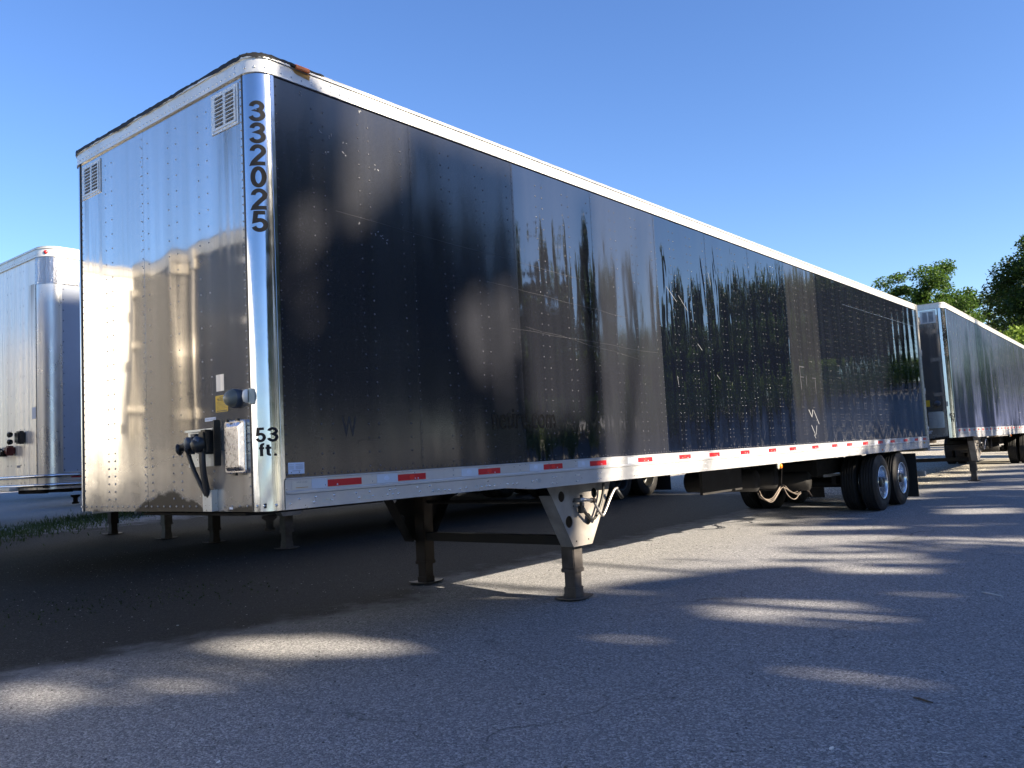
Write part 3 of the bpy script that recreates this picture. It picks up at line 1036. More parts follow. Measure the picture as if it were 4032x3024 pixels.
        leg = mb.build('gear_leg', M['legsteel'] if not side else M['rustbrown'], T)  # far leg in rust brown, also darkened for the shade beneath the trailer
        mb = MB()
        gz = Z - 1.165 + 0.0085 * legx + 0.022 * yy(0.3) + 0.004     # the lot under this foot
        nx_, ny_ = 8, 6
        vs = []
        for lay in (0, 1):
            for i in range(nx_ + 1):
                for j in range(ny_ + 1):
                    u, v = i / nx_ * 2 - 1, j / ny_ * 2 - 1
                    rr = 1.0 - 0.12 * (abs(u) ** 3) * (abs(v) ** 3)
                    zz = gz + 0.022 * max(0, abs(u) - 0.35) ** 1.3 + 0.014 * max(0, abs(v) - 0.5) ** 1.3
                    vs.append((legx + u * 0.175 * rr, yy(0.3) + v * 0.135 * rr, zz + lay * 0.01))
        fs = []
        nn = (nx_ + 1) * (ny_ + 1)
        for lay in (0, 1):
            for i in range(nx_):
                for j in range(ny_):
                    q = [lay * nn + i * (ny_ + 1) + j, lay * nn + (i + 1) * (ny_ + 1) + j, lay * nn + (i + 1) * (ny_ + 1) + j + 1, lay * nn + i * (ny_ + 1) + j + 1]
                    fs.append(tuple(q if lay else q[::-1]))
        for i in range(nx_):
            for j in (0, ny_):
                a = i * (ny_ + 1) + j
                b = (i + 1) * (ny_ + 1) + j
                fs.append((a, b, b + nn, a + nn))
        for j in range(ny_):
            for i in (0, nx_):
                a = i * (ny_ + 1) + j
                fs.append((a, a + 1, a + 1 + nn, a + nn))
        mb.add(vs, fs, 0, False)
        mb.box(legx - 0.07, legx + 0.07, yy(0.3) - 0.07, yy(0.3) + 0.07, gz + 0.008, Z - 1.075)
        mb.build('gear_foot', M['legsteel'], leg)
    bpy.data.objects.remove(gear)
    mb = MB()
    mb.bbox(legx - 0.05, legx + 0.05, 0.375, W - 0.375, Z - 0.62, Z - 0.53, 0.006)
    mb.tube([(legx, 0.3, Z - 0.2), (legx, W - 0.3, Z - 0.2)], 0.02, 8)
    mb.build('gear_crossbrace', M['steel_dirty_shade'], T)  # brace colour carries the underbody shade too
    if lod <= 1:
        mb = MB()
        def path(ps, y):
            return [(x, y, Z + z) for x, z in ps]
        def smooth_path(ps, k=3):
            for _ in range(k):
                q = [ps[0]]
                for a, b in zip(ps[:-1], ps[1:]):
                    a, b = Vector(a), Vector(b)
                    q += [tuple(a * 0.75 + b * 0.25), tuple(a * 0.25 + b * 0.75)]
                q.append(ps[-1])
                ps = q
            return ps
        mb.tube([(3.46, 0.06, Z - 0.18), (3.67, 0.055, Z - 0.20)], 0.016, 8, 1)
        mb.tube([(3.5, 0.15, Z - 0.185), (3.5, 0.05, Z - 0.185)], 0.022, 8, 1)
        mb.tube([(3.66, 0.08, Z - 0.2), (3.66, 0.03, Z - 0.2)], 0.024, 8, 0)
        mb.tube(smooth_path([(3.66, 0.05, Z - 0.2), (3.79, 0.05, Z - 0.36), (3.82, 0.045, Z - 0.355), (4.0, 0.035, Z - 0.12), (4.07, 0.03, Z - 0.11)], 2), 0.013, 8, 1)
        mb.tube([(4.05, 0.03, Z - 0.12), (4.13, 0.02, Z - 0.21)], 0.018, 8, 2)
        mb.tube(smooth_path([(3.54, 0.1, Z - 0.14), (3.52, 0.1, Z - 0.26), (3.56, 0.1, Z - 0.29), (3.70, 0.1, Z - 0.4), (3.80, 0.1, Z - 0.34), (3.91, 0.1, Z - 0.16), (3.93, 0.1, Z - 0.05)], 2), 0.014, 8, 2)
        mb.bbox(3.49, 3.55, 0.08, 0.12, Z - 0.31, Z - 0.24, 0.005, 2)
        mb.build('crank_handle', [M['rustbrown'], M['chromerod'], M['hub']], T)
    # ---- bogie
    mb = MB()
    for y in (0.72, W - 0.82):
        mb.box(11.5, 15.6, y, y + 0.1, Z - 0.36, Z - 0.11)
    for x in (11.6, 13.4, 15.1):
        mb.box(x, x + 0.1, 0.82, W - 0.82, Z - 0.34, Z - 0.15)
    mb.build('bogie_frame', M['steel_dirty_shade'], T)
    for x in (12.8, 14.04):
        mb = MB()
        mb.tube([(x, 0.34, Z - 0.57), (x, W - 0.34, Z - 0.57)], 0.065, 12)
        for y in (0.74, W - 0.8):
            mb.box(x - 0.35, x + 0.35, y, y + 0.08, Z - 0.56, Z - 0.42)
            mb.box(x + 0.25, x + 0.45, y + 0.001, y + 0.081, Z - 0.5, Z - 0.3)
        mb.build('axle', M['steel_dirty_shade'], T)
    for x, dz_ in ((11.0, 0.42), (9.6, 0.30), (8.9, 0.30)):
        mb = MB()
        mb.tube([(x, 0.7, Z - dz_), (x, 1.8, Z - dz_)], 0.16, 14)
        mb.box(x - 0.03, x + 0.03, 1.2, 1.26, Z - dz_ + 0.1, Z - 0.0)
        mb.build('air_tank', M['steel_dirty_shade'], T)
    mb = MB()
    mb.box(7.0, 8.2, 0.6, 0.64, Z - 0.38, Z - 0.03)
    mb.build('side_skirt_plate', M['steel_dirty_shade'], T)
    prof_t = [(0.28, -0.12), (0.30, -0.128), (0.36, -0.138), (0.42, -0.14), (0.465, -0.125), (0.488, -0.108)]
    for k in range(5):
        c = -0.09 + k * 0.045
        prof_t += [(0.494, c - 0.018), (0.494, c + 0.014), (0.484, c + 0.017), (0.484, c + 0.024)]
    prof_t += [(0.488, 0.108), (0.465, 0.125), (0.42, 0.14), (0.36, 0.138), (0.30, 0.128), (0.28, 0.12)]
    prof_r = [(0.282, -0.125), (0.296, -0.134), (0.292, -0.142), (0.276, -0.138), (0.27, -0.12), (0.262, -0.07), (0.255, 0.02), (0.24, 0.045), (0.2, 0.06), (0.14, 0.055), (0.13, 0.05)]
    for side in (0, 1):
        for x in (12.8, 14.04):
            for inner in (0, 1):
                if lod >= 2 and inner:
                    continue
                yc = 0.17 + 0.33 * inner
                s_ = 1
                if side:
                    yc = W - yc
                    s_ = -1
                gz = -1.165 + 0.0085 * x + 0.022 * yc
                wc = (x, yc, Z + gz + 0.493)
                mb = MB()
                mb.lathe(prof_t, wc, (0, s_, 0), 40 if lod == 0 else 24)
                ty = mb.build('wheel', M['tyre'], T)
                mb = MB()
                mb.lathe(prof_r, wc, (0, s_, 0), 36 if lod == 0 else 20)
                mb.build('wheel_rim', M['rim'] if lod == 0 and not side else M['hub'], ty)  # far-side and neighbouring rims take the dark hub colour as painted shade
                if not inner and not side:
                    mb = MB()
                    mb.lathe([(0.13, 0.05), (0.13, -0.02), (0.09, -0.04), (0.085, -0.10), (0.075, -0.115), (0.0, -0.118)], wc, (0, s_, 0), 20)
                    if lod == 0:
                        for k in range(10):
                            a = 2 * math.pi * k / 10
                            p = Vector(wc) + Vector((0.168 * math.cos(a), 0.05, 0.168 * math.sin(a)))
                            mb.rivet(p, (0, -1, 0), 0.018, 1)
                    mb.build('wheel_hub', [M['hub'], M['rivet']], ty)
    for y in (0.05, W - 0.67):
        mb = MB()
        mb.box(15.15, 15.165, y, y + 0.62, Z - 0.98, Z - 0.12)
        mb.build('mud_flap', M['tyre'], T)
    # ---- rear frame, doors and guard
    mb = MB()
    mb.box(L - 0.12, L + 0.0, -0.018, 0.06, Z - 0.10, Z + H + 0.012)
    mb.box(L - 0.12, L + 0.0, W - 0.06, W + 0.018, Z - 0.10, Z + H + 0.012)
    mb.box(L - 0.12, L - 0.001, 0.06, W - 0.06, Z + H - 0.14, Z + H + 0.01)
    mb.box(L - 0.12, L - 0.001, 0.06, W - 0.06, Z - 0.10, Z + 0.06)
    mb.build('rear_frame', M[g('frame', 'tan')], T)
    for k in (0, 1):
        mb = MB()
        y0 = 0.065 if k == 0 else W / 2 + 0.004
        y1 = W / 2 - 0.004 if k == 0 else W - 0.065
        mb.box(L - 0.05, L - 0.012, y0, y1, Z + 0.065, Z + H - 0.145)
        d = mb.build('rear_door', M[g('door', 'paint_sharp')], T)
        mb = MB()
        yb = W / 2 + (-0.17 if k == 0 else 0.17)
        mb.tube([(L + 0.03, yb, Z - 0.02), (L + 0.03, yb, Z + H - 0.04)], 0.022, 8)
        for z in (0.06, 0.95, 2.66):
            mb.bbox(L - 0.012, L + 0.055, yb - 0.06, yb + 0.06, Z + z, Z + z + 0.12, 0.008)
        mb.bbox(L + 0.03, L + 0.05, yb - 0.02 if k else yb - 0.4, yb + 0.4 if k else yb + 0.02, Z + 0.55, Z + 0.59, 0.005)
        mb.build('lock_rod', M['tan'], d)
        ye = y0 if k == 0 else y1
        sg = -1 if k == 0 else 1
        for z in (0.3, 1.1, 1.9, 2.55):
            mb = MB()
            a_, b_ = sorted((ye - sg * 0.16, ye + sg * 0.075))
            mb.bbox(L - 0.008, L + 0.022, a_, b_, Z + z, Z + z + 0.08, 0.005)
            mb.tube([(L + 0.02, ye + sg * 0.075, Z + z - 0.02), (L + 0.02, ye + sg * 0.075, Z + z + 0.1)], 0.018, 8)
            mb.build('door_hinge', M['tan'], d)
    mb = MB()
    mb.bbox(L - 0.1, L + 0.0, 0.1, W - 0.1, Z - 0.62, Z - 0.51, 0.006)
    for y in (0.75, W - 0.85):
        mb.box(L - 0.1, L - 0.02, y, y + 0.1, Z - 0.51, Z - 0.09)
    mb.build('underride_guard', M['galv'], T)
    # ---- vents
    if g('vents', True):
        for y0 in (0.18, 2.10):
            mb = MB()
            y1, z0, z1 = y0 + 0.315, 2.54, 2.80
            mb.box(-0.006, -0.0005, y0, y1, Z + z0 - 0.015, Z + z1, 0)
            mb.box(-0.011, -0.006, y0 + 0.022, y1 - 0.022, Z + z0 + 0.005, Z + z1 - 0.02, 0)
            for c in (0, 1):
                ya = y0 + 0.045 + c * 0.125
                for k in range(8):
                    zz = z0 + 0.022 + k * 0.027
                    mb.box(-0.0118, -0.011, ya, ya + 0.095, Z + zz, Z + zz + 0.007, 2)
                    mb.add([(-0.011, ya, Z + zz + 0.02), (-0.011, ya + 0.095, Z + zz + 0.02), (-0.018, ya + 0.095, Z + zz + 0.008), (-0.018, ya, Z + zz + 0.008)], [(0, 1, 2, 3), (3, 2, 1, 0)], 0)
            for k in range(6):
                mb.rivet((-0.0063, y0 + 0.02 + k * 0.055, Z + z0 - 0.007), (-1, 0, 0), 0.006)
                mb.rivet((-0.0063, y0 + 0.02 + k * 0.055, Z + z1 - 0.01), (-1, 0, 0), 0.006)
                mb.rivet((-0.0063, y1 - 0.01, Z + z0 + 0.02 + k * 0.044), (-1, 0, 0), 0.006)
            mb.build('nose_vent', [M['toprail'], M['rivet'], M['ink']], T)
    return T, rail, nose


REFL = [(0.47, 0.76), (1.10, 1.38), (1.97, 2.24), (2.83, 3.11), (3.55, 3.83), (4.42, 4.71), (5.29, 5.56), (6.02, 6.29), (6.87, 7.14), (7.74, 8.0),
        (8.46, 8.71), (9.33, 9.6), (10.18, 10.43), (10.87, 11.14), (11.69, 11.97), (12.54, 12.82), (13.29, 13.57), (14.15, 14.43), (14.95, 15.2), (15.57, 15.84)]
paints = ['paint_dull', 'paint_dull_b', 'paint_sharp', 'paint_grey', 'paint_mirror', 'paint_mirror', 'paint_mirror', 'paint_dusty', 'paint_rear', 'paint_rear', 'paint_rear', 'paint_rear', 'paint_rear']

T1, rail1, nose1 = build_trailer('semi_trailer', 'long black trailer with mirror-like nose and number 332025 on its corner', 'trailer', R.copy(),
                                 dict(seed=3, paints=paints, reflectors=REFL, upper_band=True))
Z = Z0


def arc(rad, s_, off=0.006):
    """point on the rounded near corner; s_ runs from the nose seam round to the side seam"""
    a = math.radians(180) + s_ / rad
    return (rad + (rad + off) * math.cos(a), rad + (rad + off) * math.sin(a))


def corner_number(T, txt, rad, lod=0):
    mb = MB()
    sc0 = 0.5 * rad * math.pi / 2
    for k, ch in enumerate(txt):
        zc = 2.575 - 0.146 * k
        def fn(u, v, zc=zc):
            x, y = arc(rad, sc0 + u * 1.0)
            return (x, y, Z + zc + v)
        stroke_text(mb, ch, 0.138, 0.172, fn, 0, 0.178, 0.6)
    mb.build('fleet_number', M['digit'], T)
    mb = MB()
    for txt2, zc, h_ in (('53', 0.478, 0.085), ('ft.', 0.385, 0.075)):
        def fn(u, v, zc=zc):
            x, y = arc(rad, sc0 + 0.008 + u)
            return (x, y, Z + zc + v)
        stroke_text(mb, txt2, h_ * 1.08, 0.112, fn, 0, 0.175, 0.66)
    mb.build('length_marking', M['digit'], T)


corner_number(T1, '332025', 0.13)

# amber marker on the top rail with its rust stain
mb = MB()
mb.bbox(0.30, 0.42, -0.040, -0.022, Z + 2.925, Z + 2.955, 0.005, 0)
mb.bbox(0.27, 0.31, -0.036, -0.020, Z + 2.93, Z + 2.95, 0.004, 1)
mb.add([(u, -0.0134, Z + v) for u, v in ((0.285, 2.925), (0.435, 2.925), (0.43, 2.885), (0.33, 2.895), (0.31, 2.9))], [(0, 1, 2, 3, 4)], 2)
mb.build('marker_lamp', [M['amber'], M['rustbrown'], M['rust']], T1)
# amber side lamp under the rail
mb = MB()
mb.bbox(8.0, 8.11, -0.03, 0.0, Z - 0.105, Z - 0.034, 0.01, 0)
mb.lathe([(0.035, 0), (0.034, 0.012), (0.025, 0.022), (0.0, 0.026)], (8.055, -0.03, Z - 0.07), (0, -1, 0), 16, 1)
mb.build('side_lamp', [M['cream'], M['amber']], T1)
# round grey lamp on the nose
mb = MB()
mb.lathe([(0.062, 0.0), (0.062, 0.035), (0.058, 0.04)], (0, 0.275, Z + 0.725), (-1, 0, 0), 28, 0)
mb.lathe([(0.058, 0.04), (0.055, 0.055), (0.045, 0.075), (0.028, 0.09), (0.0, 0.096)], (0, 0.275, Z + 0.725), (-1, 0, 0), 28, 1)
mb.build('nose_lamp', [M['gladblue'], M['smokelens']], T1)
# clear square lamp at the corner
mb = MB()
x, y = arc(0.13, 0.02)
mb.bbox(-0.03, 0.03, 0.095, 0.125, Z + 0.675, Z + 0.775, 0.006, 0)
mb.lathe([(0.045, 0.0), (0.044, 0.015), (0.034, 0.03), (0.0, 0.038)], (-0.024, 0.125, Z + 0.728), (-0.8, 0.6, 0), 20, 1)
mb.build('corner_lamp', [M['cream'], M['clearlens']], T1)
# document box
mb = MB()
bx0, bx1, bz0, bz1 = 0.165, 0.40, 0.245, 0.585
for k, (dx, ins) in enumerate(((0.0, 0.0), (0.03, 0.0))):
    pass
def rrect(y0, y1, z0, z1, r, n=5):
    pts = []
    for cy, cz, a0 in ((y1 - r, z1 - r, 0), (y0 + r, z1 - r, 90), (y0 + r, z0 + r, 180), (y1 - r, z0 + r, 270)):
        for k in range(n + 1):
            a = math.radians(a0 + 90 * k / n)
            pts.append((cy + r * math.cos(a), cz + r * math.sin(a)))
    return pts
lay = [(0.0, rrect(bx0, bx1, bz0, bz1, 0.02)), (0.022, rrect(bx0, bx1, bz0, bz1, 0.02)), (0.028, rrect(bx0 + 0.006, bx1 - 0.006, bz0 + 0.006, bz1 - 0.006, 0.02)),
       (0.028, rrect(bx0 + 0.016, bx1 - 0.016, bz0 + 0.016, bz1 - 0.016, 0.02)), (0.040, rrect(bx0 + 0.045, bx1 - 0.035, bz0 + 0.032, bz1 - 0.04, 0.02)), (0.042, rrect(bx0 + 0.055, bx1 - 0.042, bz0 + 0.04, bz1 - 0.05, 0.018))]
vs = []
for d, pts in lay:
    vs += [(-d, y, Z + z) for y, z in pts]
n = 24
fs = []
for j in range(len(lay) - 1):
    fs += [(j * n + k, (j + 1) * n + k, (j + 1) * n + (k + 1) % n, j * n + (k + 1) % n) for k in range(n)]
fs.append(tuple(range((len(lay) - 1) * n, len(lay) * n))[::-1])
mb.add(vs, fs, 0, False)
mb.box(-0.048, -0.03, 0.25, 0.28, Z + 0.232, Z + 0.25, 1)
mb.box(-0.046, -0.03, 0.215, 0.24, Z + 0.578, Z + 0.592, 1)
mb.box(-0.046, -0.03, 0.335, 0.36, Z + 0.578, Z + 0.592, 1)
mb.build('document_box', [M['boxlid'], M['hub']], T1)
# connector plate with couplings and cables
mb = MB()
mb.box(-0.012, -0.0006, 0.50, 0.86, Z + 0.30, Z + 0.55, 0)
mb.box(-0.06, -0.012, 0.465, 0.475, Z + 0.30, Z + 0.60, 1)
mb.box(-0.05, -0.012, 0.50, 0.84, Z + 0.535, Z + 0.548, 0)
cp = mb.build('connector_plate', [M['galv'], M['hub']], T1)
for (yc, mm, ang) in ((0.695, 'gladblue', 0.0), (0.585, 'gladblue', 0.1)):
    mb = MB()
    mb.bbox(-0.10, -0.012, yc - 0.045, yc + 0.04, Z + 0.40, Z + 0.52, 0.02, 0)
    mb.bbox(-0.12, -0.05, yc - 0.035, yc + 0.035, Z + 0.385, Z + 0.50, 0.02, 0)
    mb.lathe([(0.035, 0.0), (0.04, 0.02), (0.028, 0.035), (0.0, 0.036)], (-0.112, yc - 0.03, Z + 0.46), (-1, 0.25, 0), 16, 0)
    mb.rivet((-0.1215, yc + 0.01, Z + 0.475), (-1, 0, 0), 0.01, 1)
    mb.tube([(-0.06, yc + 0.02, Z + 0.46), (-0.08, yc + 0.07, Z + 0.45), (-0.10, yc + 0.10, Z + 0.43)], 0.026, 10, 2)
    mb.lathe([(0.0, 0.0), (0.03, 0.0), (0.042, 0.02), (0.03, 0.03), (0.0, 0.03)], (-0.10, yc + 0.10, Z + 0.425), (-0.5, 0.7, -0.2), 14, 2)
    mb.build('air_coupling', [M['gladblue'], M['rivet'], M['hose'], M['galv']], cp)
mb = MB()
mb.bbox(-0.11, -0.012, 0.50, 0.58, Z + 0.38, Z + 0.54, 0.015, 0)
mb.lathe([(0.045, 0), (0.045, 0.06), (0.03, 0.075), (0, 0.076)], (-0.09, 0.545, Z + 0.45), (-0.9, 0.3, -0.3), 16, 0)
mb.build('electric_socket', M['hub'], cp)
mb = MB()
def bez(p0, p1, p2, n=10):
    return [tuple(Vector(p0) * (1 - t_) ** 2 + Vector(p1) * 2 * t_ * (1 - t_) + Vector(p2) * t_ * t_) for t_ in [k / n for k in range(n + 1)]]
mb.tube(bez((-0.07, 0.775, Z + 0.42), (-0.06, 0.74, Z + 0.28), (-0.03, 0.61, Z + 0.10), 10), 0.015, 10)
mb.tube(bez((-0.07, 0.60, Z + 0.42), (-0.075, 0.62, Z + 0.28), (-0.03, 0.60, Z + 0.10), 10), 0.015, 10)
mb.tube(bez((-0.09, 0.545, Z + 0.42), (-0.12, 0.52, Z + 0.28), (-0.03, 0.585, Z + 0.10), 10), 0.017, 10)
mb.build('supply_cable', M['hose'], cp)
mb = MB()
mb.box(-0.045, -0.042, 0.535, 0.642, Z + 0.005, Z + 0.145, 0)
mb.box(-0.042, -0.0006, 0.535, 0.538, Z + 0.005, Z + 0.145, 0)
mb.box(-0.042, -0.0006, 0.639, 0.642, Z + 0.005, Z + 0.145, 0)
mb.rivet((-0.0455, 0.565, Z + 0.13), (-1, 0, 0), 0.007, 1)
mb.build('cable_channel', [M['galv'], M['rivet']], T1)
# placards and stickers
mb = MB()
mb.box(-0.0022, -0.0006, 0.381, 0.535, Z + 0.648, Z + 0.765, 1)
mb.box(-0.003, -0.0023, 0.386, 0.530, Z + 0.652, Z + 0.761, 0)
nf = lambda u, v: (-0.0034, 0.458 - u, Z + v)
for q, (tx, s_, zc) in enumerate((('CAUTION', 0.012, 0.750), ('READ AND FOLLOW', 0.011, 0.738), ('SAFETY INSTRUCTIONS', 0.009, 0.728))):
    add_text(mb, tx, s_, lambda u, v, zc=zc: nf(u, zc + v), 1, 0.0004)
rng = random.Random(5)
for k in range(7):
    zc = 0.717 - k * 0.008
    ribbon(mb, [(-0.062, zc), (-0.062 + 0.125 * rng.uniform(0.75, 1), zc)], 0.0022, nf, 1)
ribbon(mb, [(-0.06, 0.659), (0.06, 0.659)], 0.006, nf, 1)
mb.build('warning_placard', [M['yellow'], M['ink']], T1)
mb = MB()
mb.box(-0.0018, -0.0006, 0.535, 0.665, Z + 0.600, Z + 0.624, 0)
add_text(mb, 'CONNECT HOSES HERE', 0.011, lambda u, v: (-0.0022, 0.60 - u, Z + 0.612 + v), 1, 0.0002)
mb.build('nose_sticker', [M['paper'], M['inkgrey'], M['clearlens']], T1)
mb = MB()
mb.box(-0.0012, -0.0006, 0.43, 0.52, Z + 0.79, Z + 0.90)
mb.build('faded_sticker', M['nose_satin'], T1)
mb = MB()
mb.box(-0.0016, -0.0006, 0.36, 0.40, Z + 0.015, Z + 0.03, 0)
mb.build('nose_sticker', M['paper'], T1)
mb = MB()
mb.box(0.17, 0.295, -0.0022, -0.0006, Z + 0.222, Z + 0.295, 0)
sf = lambda u, v: (0.232 + u, -0.0026, Z + 0.258 + v)
for zc in (0.024, 0.014, 0.008, 0.002, -0.004):
    ribbon(mb, [(-0.055, zc), (-0.02, zc)], 0.0018, sf, 1)
    ribbon(mb, [(-0.005, zc), (0.05, zc)], 0.0022, sf, 1)
ribbon(mb, [(-0.03, -0.016), (0.03, -0.016)], 0.003, sf, 1)
for u in (-0.04, 0.022):
    mb.add([(0.232 + u + 0.004 * math.cos(a), -0.0027, Z + 0.258 - 0.026 + 0.004 * math.sin(a)) for a in [k * math.pi / 4 for k in range(8)]], [tuple(range(8))], 2)
mb.build('side_sticker', [M['paper'], M['inkgrey'], M['ink']], T1)
# handwriting on the nose
mb = MB()
hf = lambda u, v: (-0.0012, 0.885 - u, Z + 0.79 + v)
glyph = {
    '9': [[(0.035, 0.04), (0.015, 0.05), (0.0, 0.035), (0.01, 0.02), (0.03, 0.03), (0.036, 0.045), (0.034, 0.0), (0.02, -0.03)]],
    '3': [[(0.0, 0.035), (0.015, 0.05), (0.03, 0.038), (0.012, 0.022), (0.03, 0.01), (0.028, -0.015), (0.0, -0.02)]],
    '0': [[(0.015, 0.045), (0.0, 0.03), (0.002, 0.005), (0.015, -0.005), (0.03, 0.01), (0.03, 0.035), (0.015, 0.045)]],
    '4': [[(0.005, 0.05), (0.0, 0.015), (0.035, 0.02)], [(0.03, 0.06), (0.026, -0.02)]],
    '8': [[(0.025, 0.045), (0.005, 0.04), (0.01, 0.02), (0.026, 0.005), (0.012, -0.012), (0.0, 0.0), (0.024, 0.025), (0.028, 0.045)]]}
for k, ch in enumerate('930484'):
    for st_ in glyph[ch]:
        ribbon(mb, [(k * 0.058 + a, b * 0.85 + k * 0.006 - 0.012) for a, b in st_], 0.0028, hf, 0)
mb.build('handwritten_number', M['ink'], T1)
# ghost lettering and scratches on the near side
mb = MB()
add_text(mb, 'netire.com', 0.2, lambda u, v: (2.62 + u, -0.0028, Z + 0.575 + v), 0, 0.002, height=0.17, squash=0.8)
mb.build('faded_lettering', M['ghost'], T1)
mb = MB()
add_text(mb, 'W', 0.2, lambda u, v: (0.68 + u, -0.0012, Z + 0.52 + v), 2, 0.0, height=0.14, squash=0.6)
mb.build('faded_lettering', [M['ghost'], M['scuff'], M['dull_scuff']], T1)
mb = MB()
ff = lambda u, v: (u, -0.0012, Z + v)
ribbon(mb, [(9.12, 1.34), (9.14, 1.0)], 0.016, ff, 2)
ribbon(mb, [(9.12, 1.33), (9.3, 1.33)], 0.012, ff, 2)
ribbon(mb, [(9.14, 1.18), (9.26, 1.18)], 0.012, ff, 2)
ribbon(mb, [(9.36, 1.2), (9.36, 1.05)], 0.012, ff, 2)
ribbon(mb, [(9.6, 1.18), (9.75, 1.18)], 0.01, ff, 2)
ribbon(mb, [(9.72, 1.18), (9.72, 0.95)], 0.014, ff, 2)
for a, b, w_ in (((9.36, 0.70), (9.46, 0.60), 0.02), ((9.47, 0.60), (9.52, 0.70), 0.02), ((9.56, 0.69), (9.74, 0.49), 0.014),
                 ((9.42, 0.47), (9.56, 0.32), 0.014), ((9.58, 0.34), (9.63, 0.46), 0.018), ((9.5, 0.33), (9.56, 0.28), 0.012)):
    ribbon(mb, [a, b], w_, ff, 0)
for a, b in (((5.28, 2.05), (5.5, 1.9)), ((5.55, 1.98), (5.75, 1.82)), ((5.95, 1.45), (6.05, 1.38)), ((6.35, 2.35), (6.4, 2.2)), ((5.4, 1.05), (5.42, 0.95)), ((6.4, 1.1), (6.48, 1.05))):
    ribbon(mb, [a, b], 0.005, ff, 0)
rng = random.Random(11)
for (x, z) in ((0.52, 2.55), (0.56, 2.42), (0.60, 2.54), (0.72, 2.44), (0.73, 2.52), (0.36, 2.78), (0.83, 1.97), (1.05, 1.9), (1.1, 1.88), (1.0, 1.92), (1.02, 2.42), (0.88, 2.8)):
    for k in range(3):
        a0 = rng.uniform(0, 6.28)
        l_ = rng.uniform(0.004, 0.014)
        cx, cz = x + rng.uniform(-0.015, 0.015), z + rng.uniform(-0.015, 0.015)
        ribbon(mb, [(cx, cz), (cx + l_ * math.cos(a0), cz + l_ * math.sin(a0))], rng.uniform(0.003, 0.009), ff, 0)
for k in range(36):
    x = rng.uniform(10.3, 15.7)
    z = rng.uniform(0.25, 0.8) * rng.uniform(0.6, 1)+0.05
    l_ = rng.uniform(0.03, 0.12)
    ribbon(mb, [(x, z), (x + rng.uniform(-0.03, 0.03), z + l_)], rng.uniform(0.003, 0.008), ff, 2)
for (a, b) in (((0.63, 2.02), (3.9, 1.9)), ((2.5, 1.35), (5.0, 1.28)), ((2.7, 1.38), (4.6, 1.2)), ((2.2, 1.72), (4.4, 1.62)), ((0.75, 0.42), (0.93, 0.43))):
    q = [a]
    for k in range(1, 9):
        q.append((a[0] + (b[0] - a[0]) * k / 8, a[1] + (b[1] - a[1]) * k / 8 + rng.uniform(-0.008, 0.008)))
    ribbon(mb, q, 0.0018, ff, 2)
mb.build('paint_scratches', [M['scratch'], M['scuff'], M['faintline']], T1)
# small plates on the front of the rail
mb = MB()
mb.box(0.185, 0.33, -0.0142, -0.0126, Z + 0.124, Z + 0.178, 0)
add_text(mb, 'AXLE LOAD', 0.016, lambda u, v: (0.262 + u, -0.0146, Z + 0.168 + v), 1, 0.0)
ribbon(mb, [(0.215, 0.134), (0.31, 0.134)], 0.004, lambda u, v: (u, -0.0146, Z + v), 2)
mb.build('rating_plate', [M['toprail'], M['inkgrey'], M['rust']], T1)
# yellow marks on the rear of the rail
mb = MB()
mb.box(15.6, 15.72, -0.0142, -0.0126, Z + 0.06, Z + 0.10, 0)
mb.build('yellow_sticker', M['yellow'], T1)
mb = MB()
mb.box(12.75, 12.8, -0.0142, -0.0126, Z - 0.005, Z + 0.03)
mb.build('rail_reflector', M['amber'], T1)
# hanging air hoses
mb = MB()
rng = random.Random(2)
def hang(pts, y):
    ps = [(x, y + rng.uniform(-0.04, 0.04), Z + z) for x, z in pts]
    for _ in range(3):
        q = [ps[0]]
        for a, b in zip(ps[:-1], ps[1:]):
            a, b = Vector(a), Vector(b)
            q += [tuple(a * 0.75 + b * 0.25), tuple(a * 0.25 + b * 0.75)]
        q.append(ps[-1])
        ps = q
    return ps
for d in (0.0, 0.03, -0.03):
    mb.tube(hang([(9.25, -0.5 + d), (9.35, -0.6), (9.6, -0.66 + d), (9.9, -0.52), (10.12, -0.42 + d), (10.5, -0.58), (10.8, -0.63 + d), (11.1, -0.52), (11.4, -0.7)], 0.8), 0.008, 6)
mb.tube(hang([(10.05, -0.45), (10.15, -0.62), (10.4, -0.7), (10.7, -0.58)], 0.75), 0.008, 6)
mb.tube(hang([(10.12, -0.08), (10.1, -0.42)], 0.8), 0.008, 6)
mb.build('air_hose', M['airhose'], T1)

# ------------------------------------------------------------------ second black trailer behind the first
M2 = R @ Matrix.Translation((17.15, -0.29, 0.01)) @ Matrix.Rotation(math.radians(2.0), 4, 'Z')
M2 = Matrix.Translation((0, 0, -M2.translation.z)) @ M2
REFL2 = [(0.3 + 0.62 * k, 0.48 + 0.62 * k) for k in range(25)]
T2, rail2, nose2 = build_trailer('semi_trailer', 'dusty black trailer numbered 332023 parked behind the rear of the long one', 'trailer', M2,
                                 dict(seed=5, lod=1, paints=['paint_streak'], reflectors=REFL2, nose='nose'))
corner_number(T2, '332023', 0.13)
mb = MB()
mb.bbox(8.0, 8.11, -0.03, 0.0, Z - 0.105, Z - 0.034, 0.01, 0)
mb.lathe([(0.035, 0), (0.034, 0.012), (0.025, 0.022), (0.0, 0.026)], (8.055, -0.03, Z - 0.07), (0, -1, 0), 16, 1)
mb.build('side_lamp', [M['cream'], M['amber']], T2)
mb = MB()
mb.box(-0.003, -0.0006, 0.45, 0.75, Z + 0.70, Z + 0.84, 0)
mb.build('warning_placard', [M['yellow'], M['ink']], T2)
mb = MB()
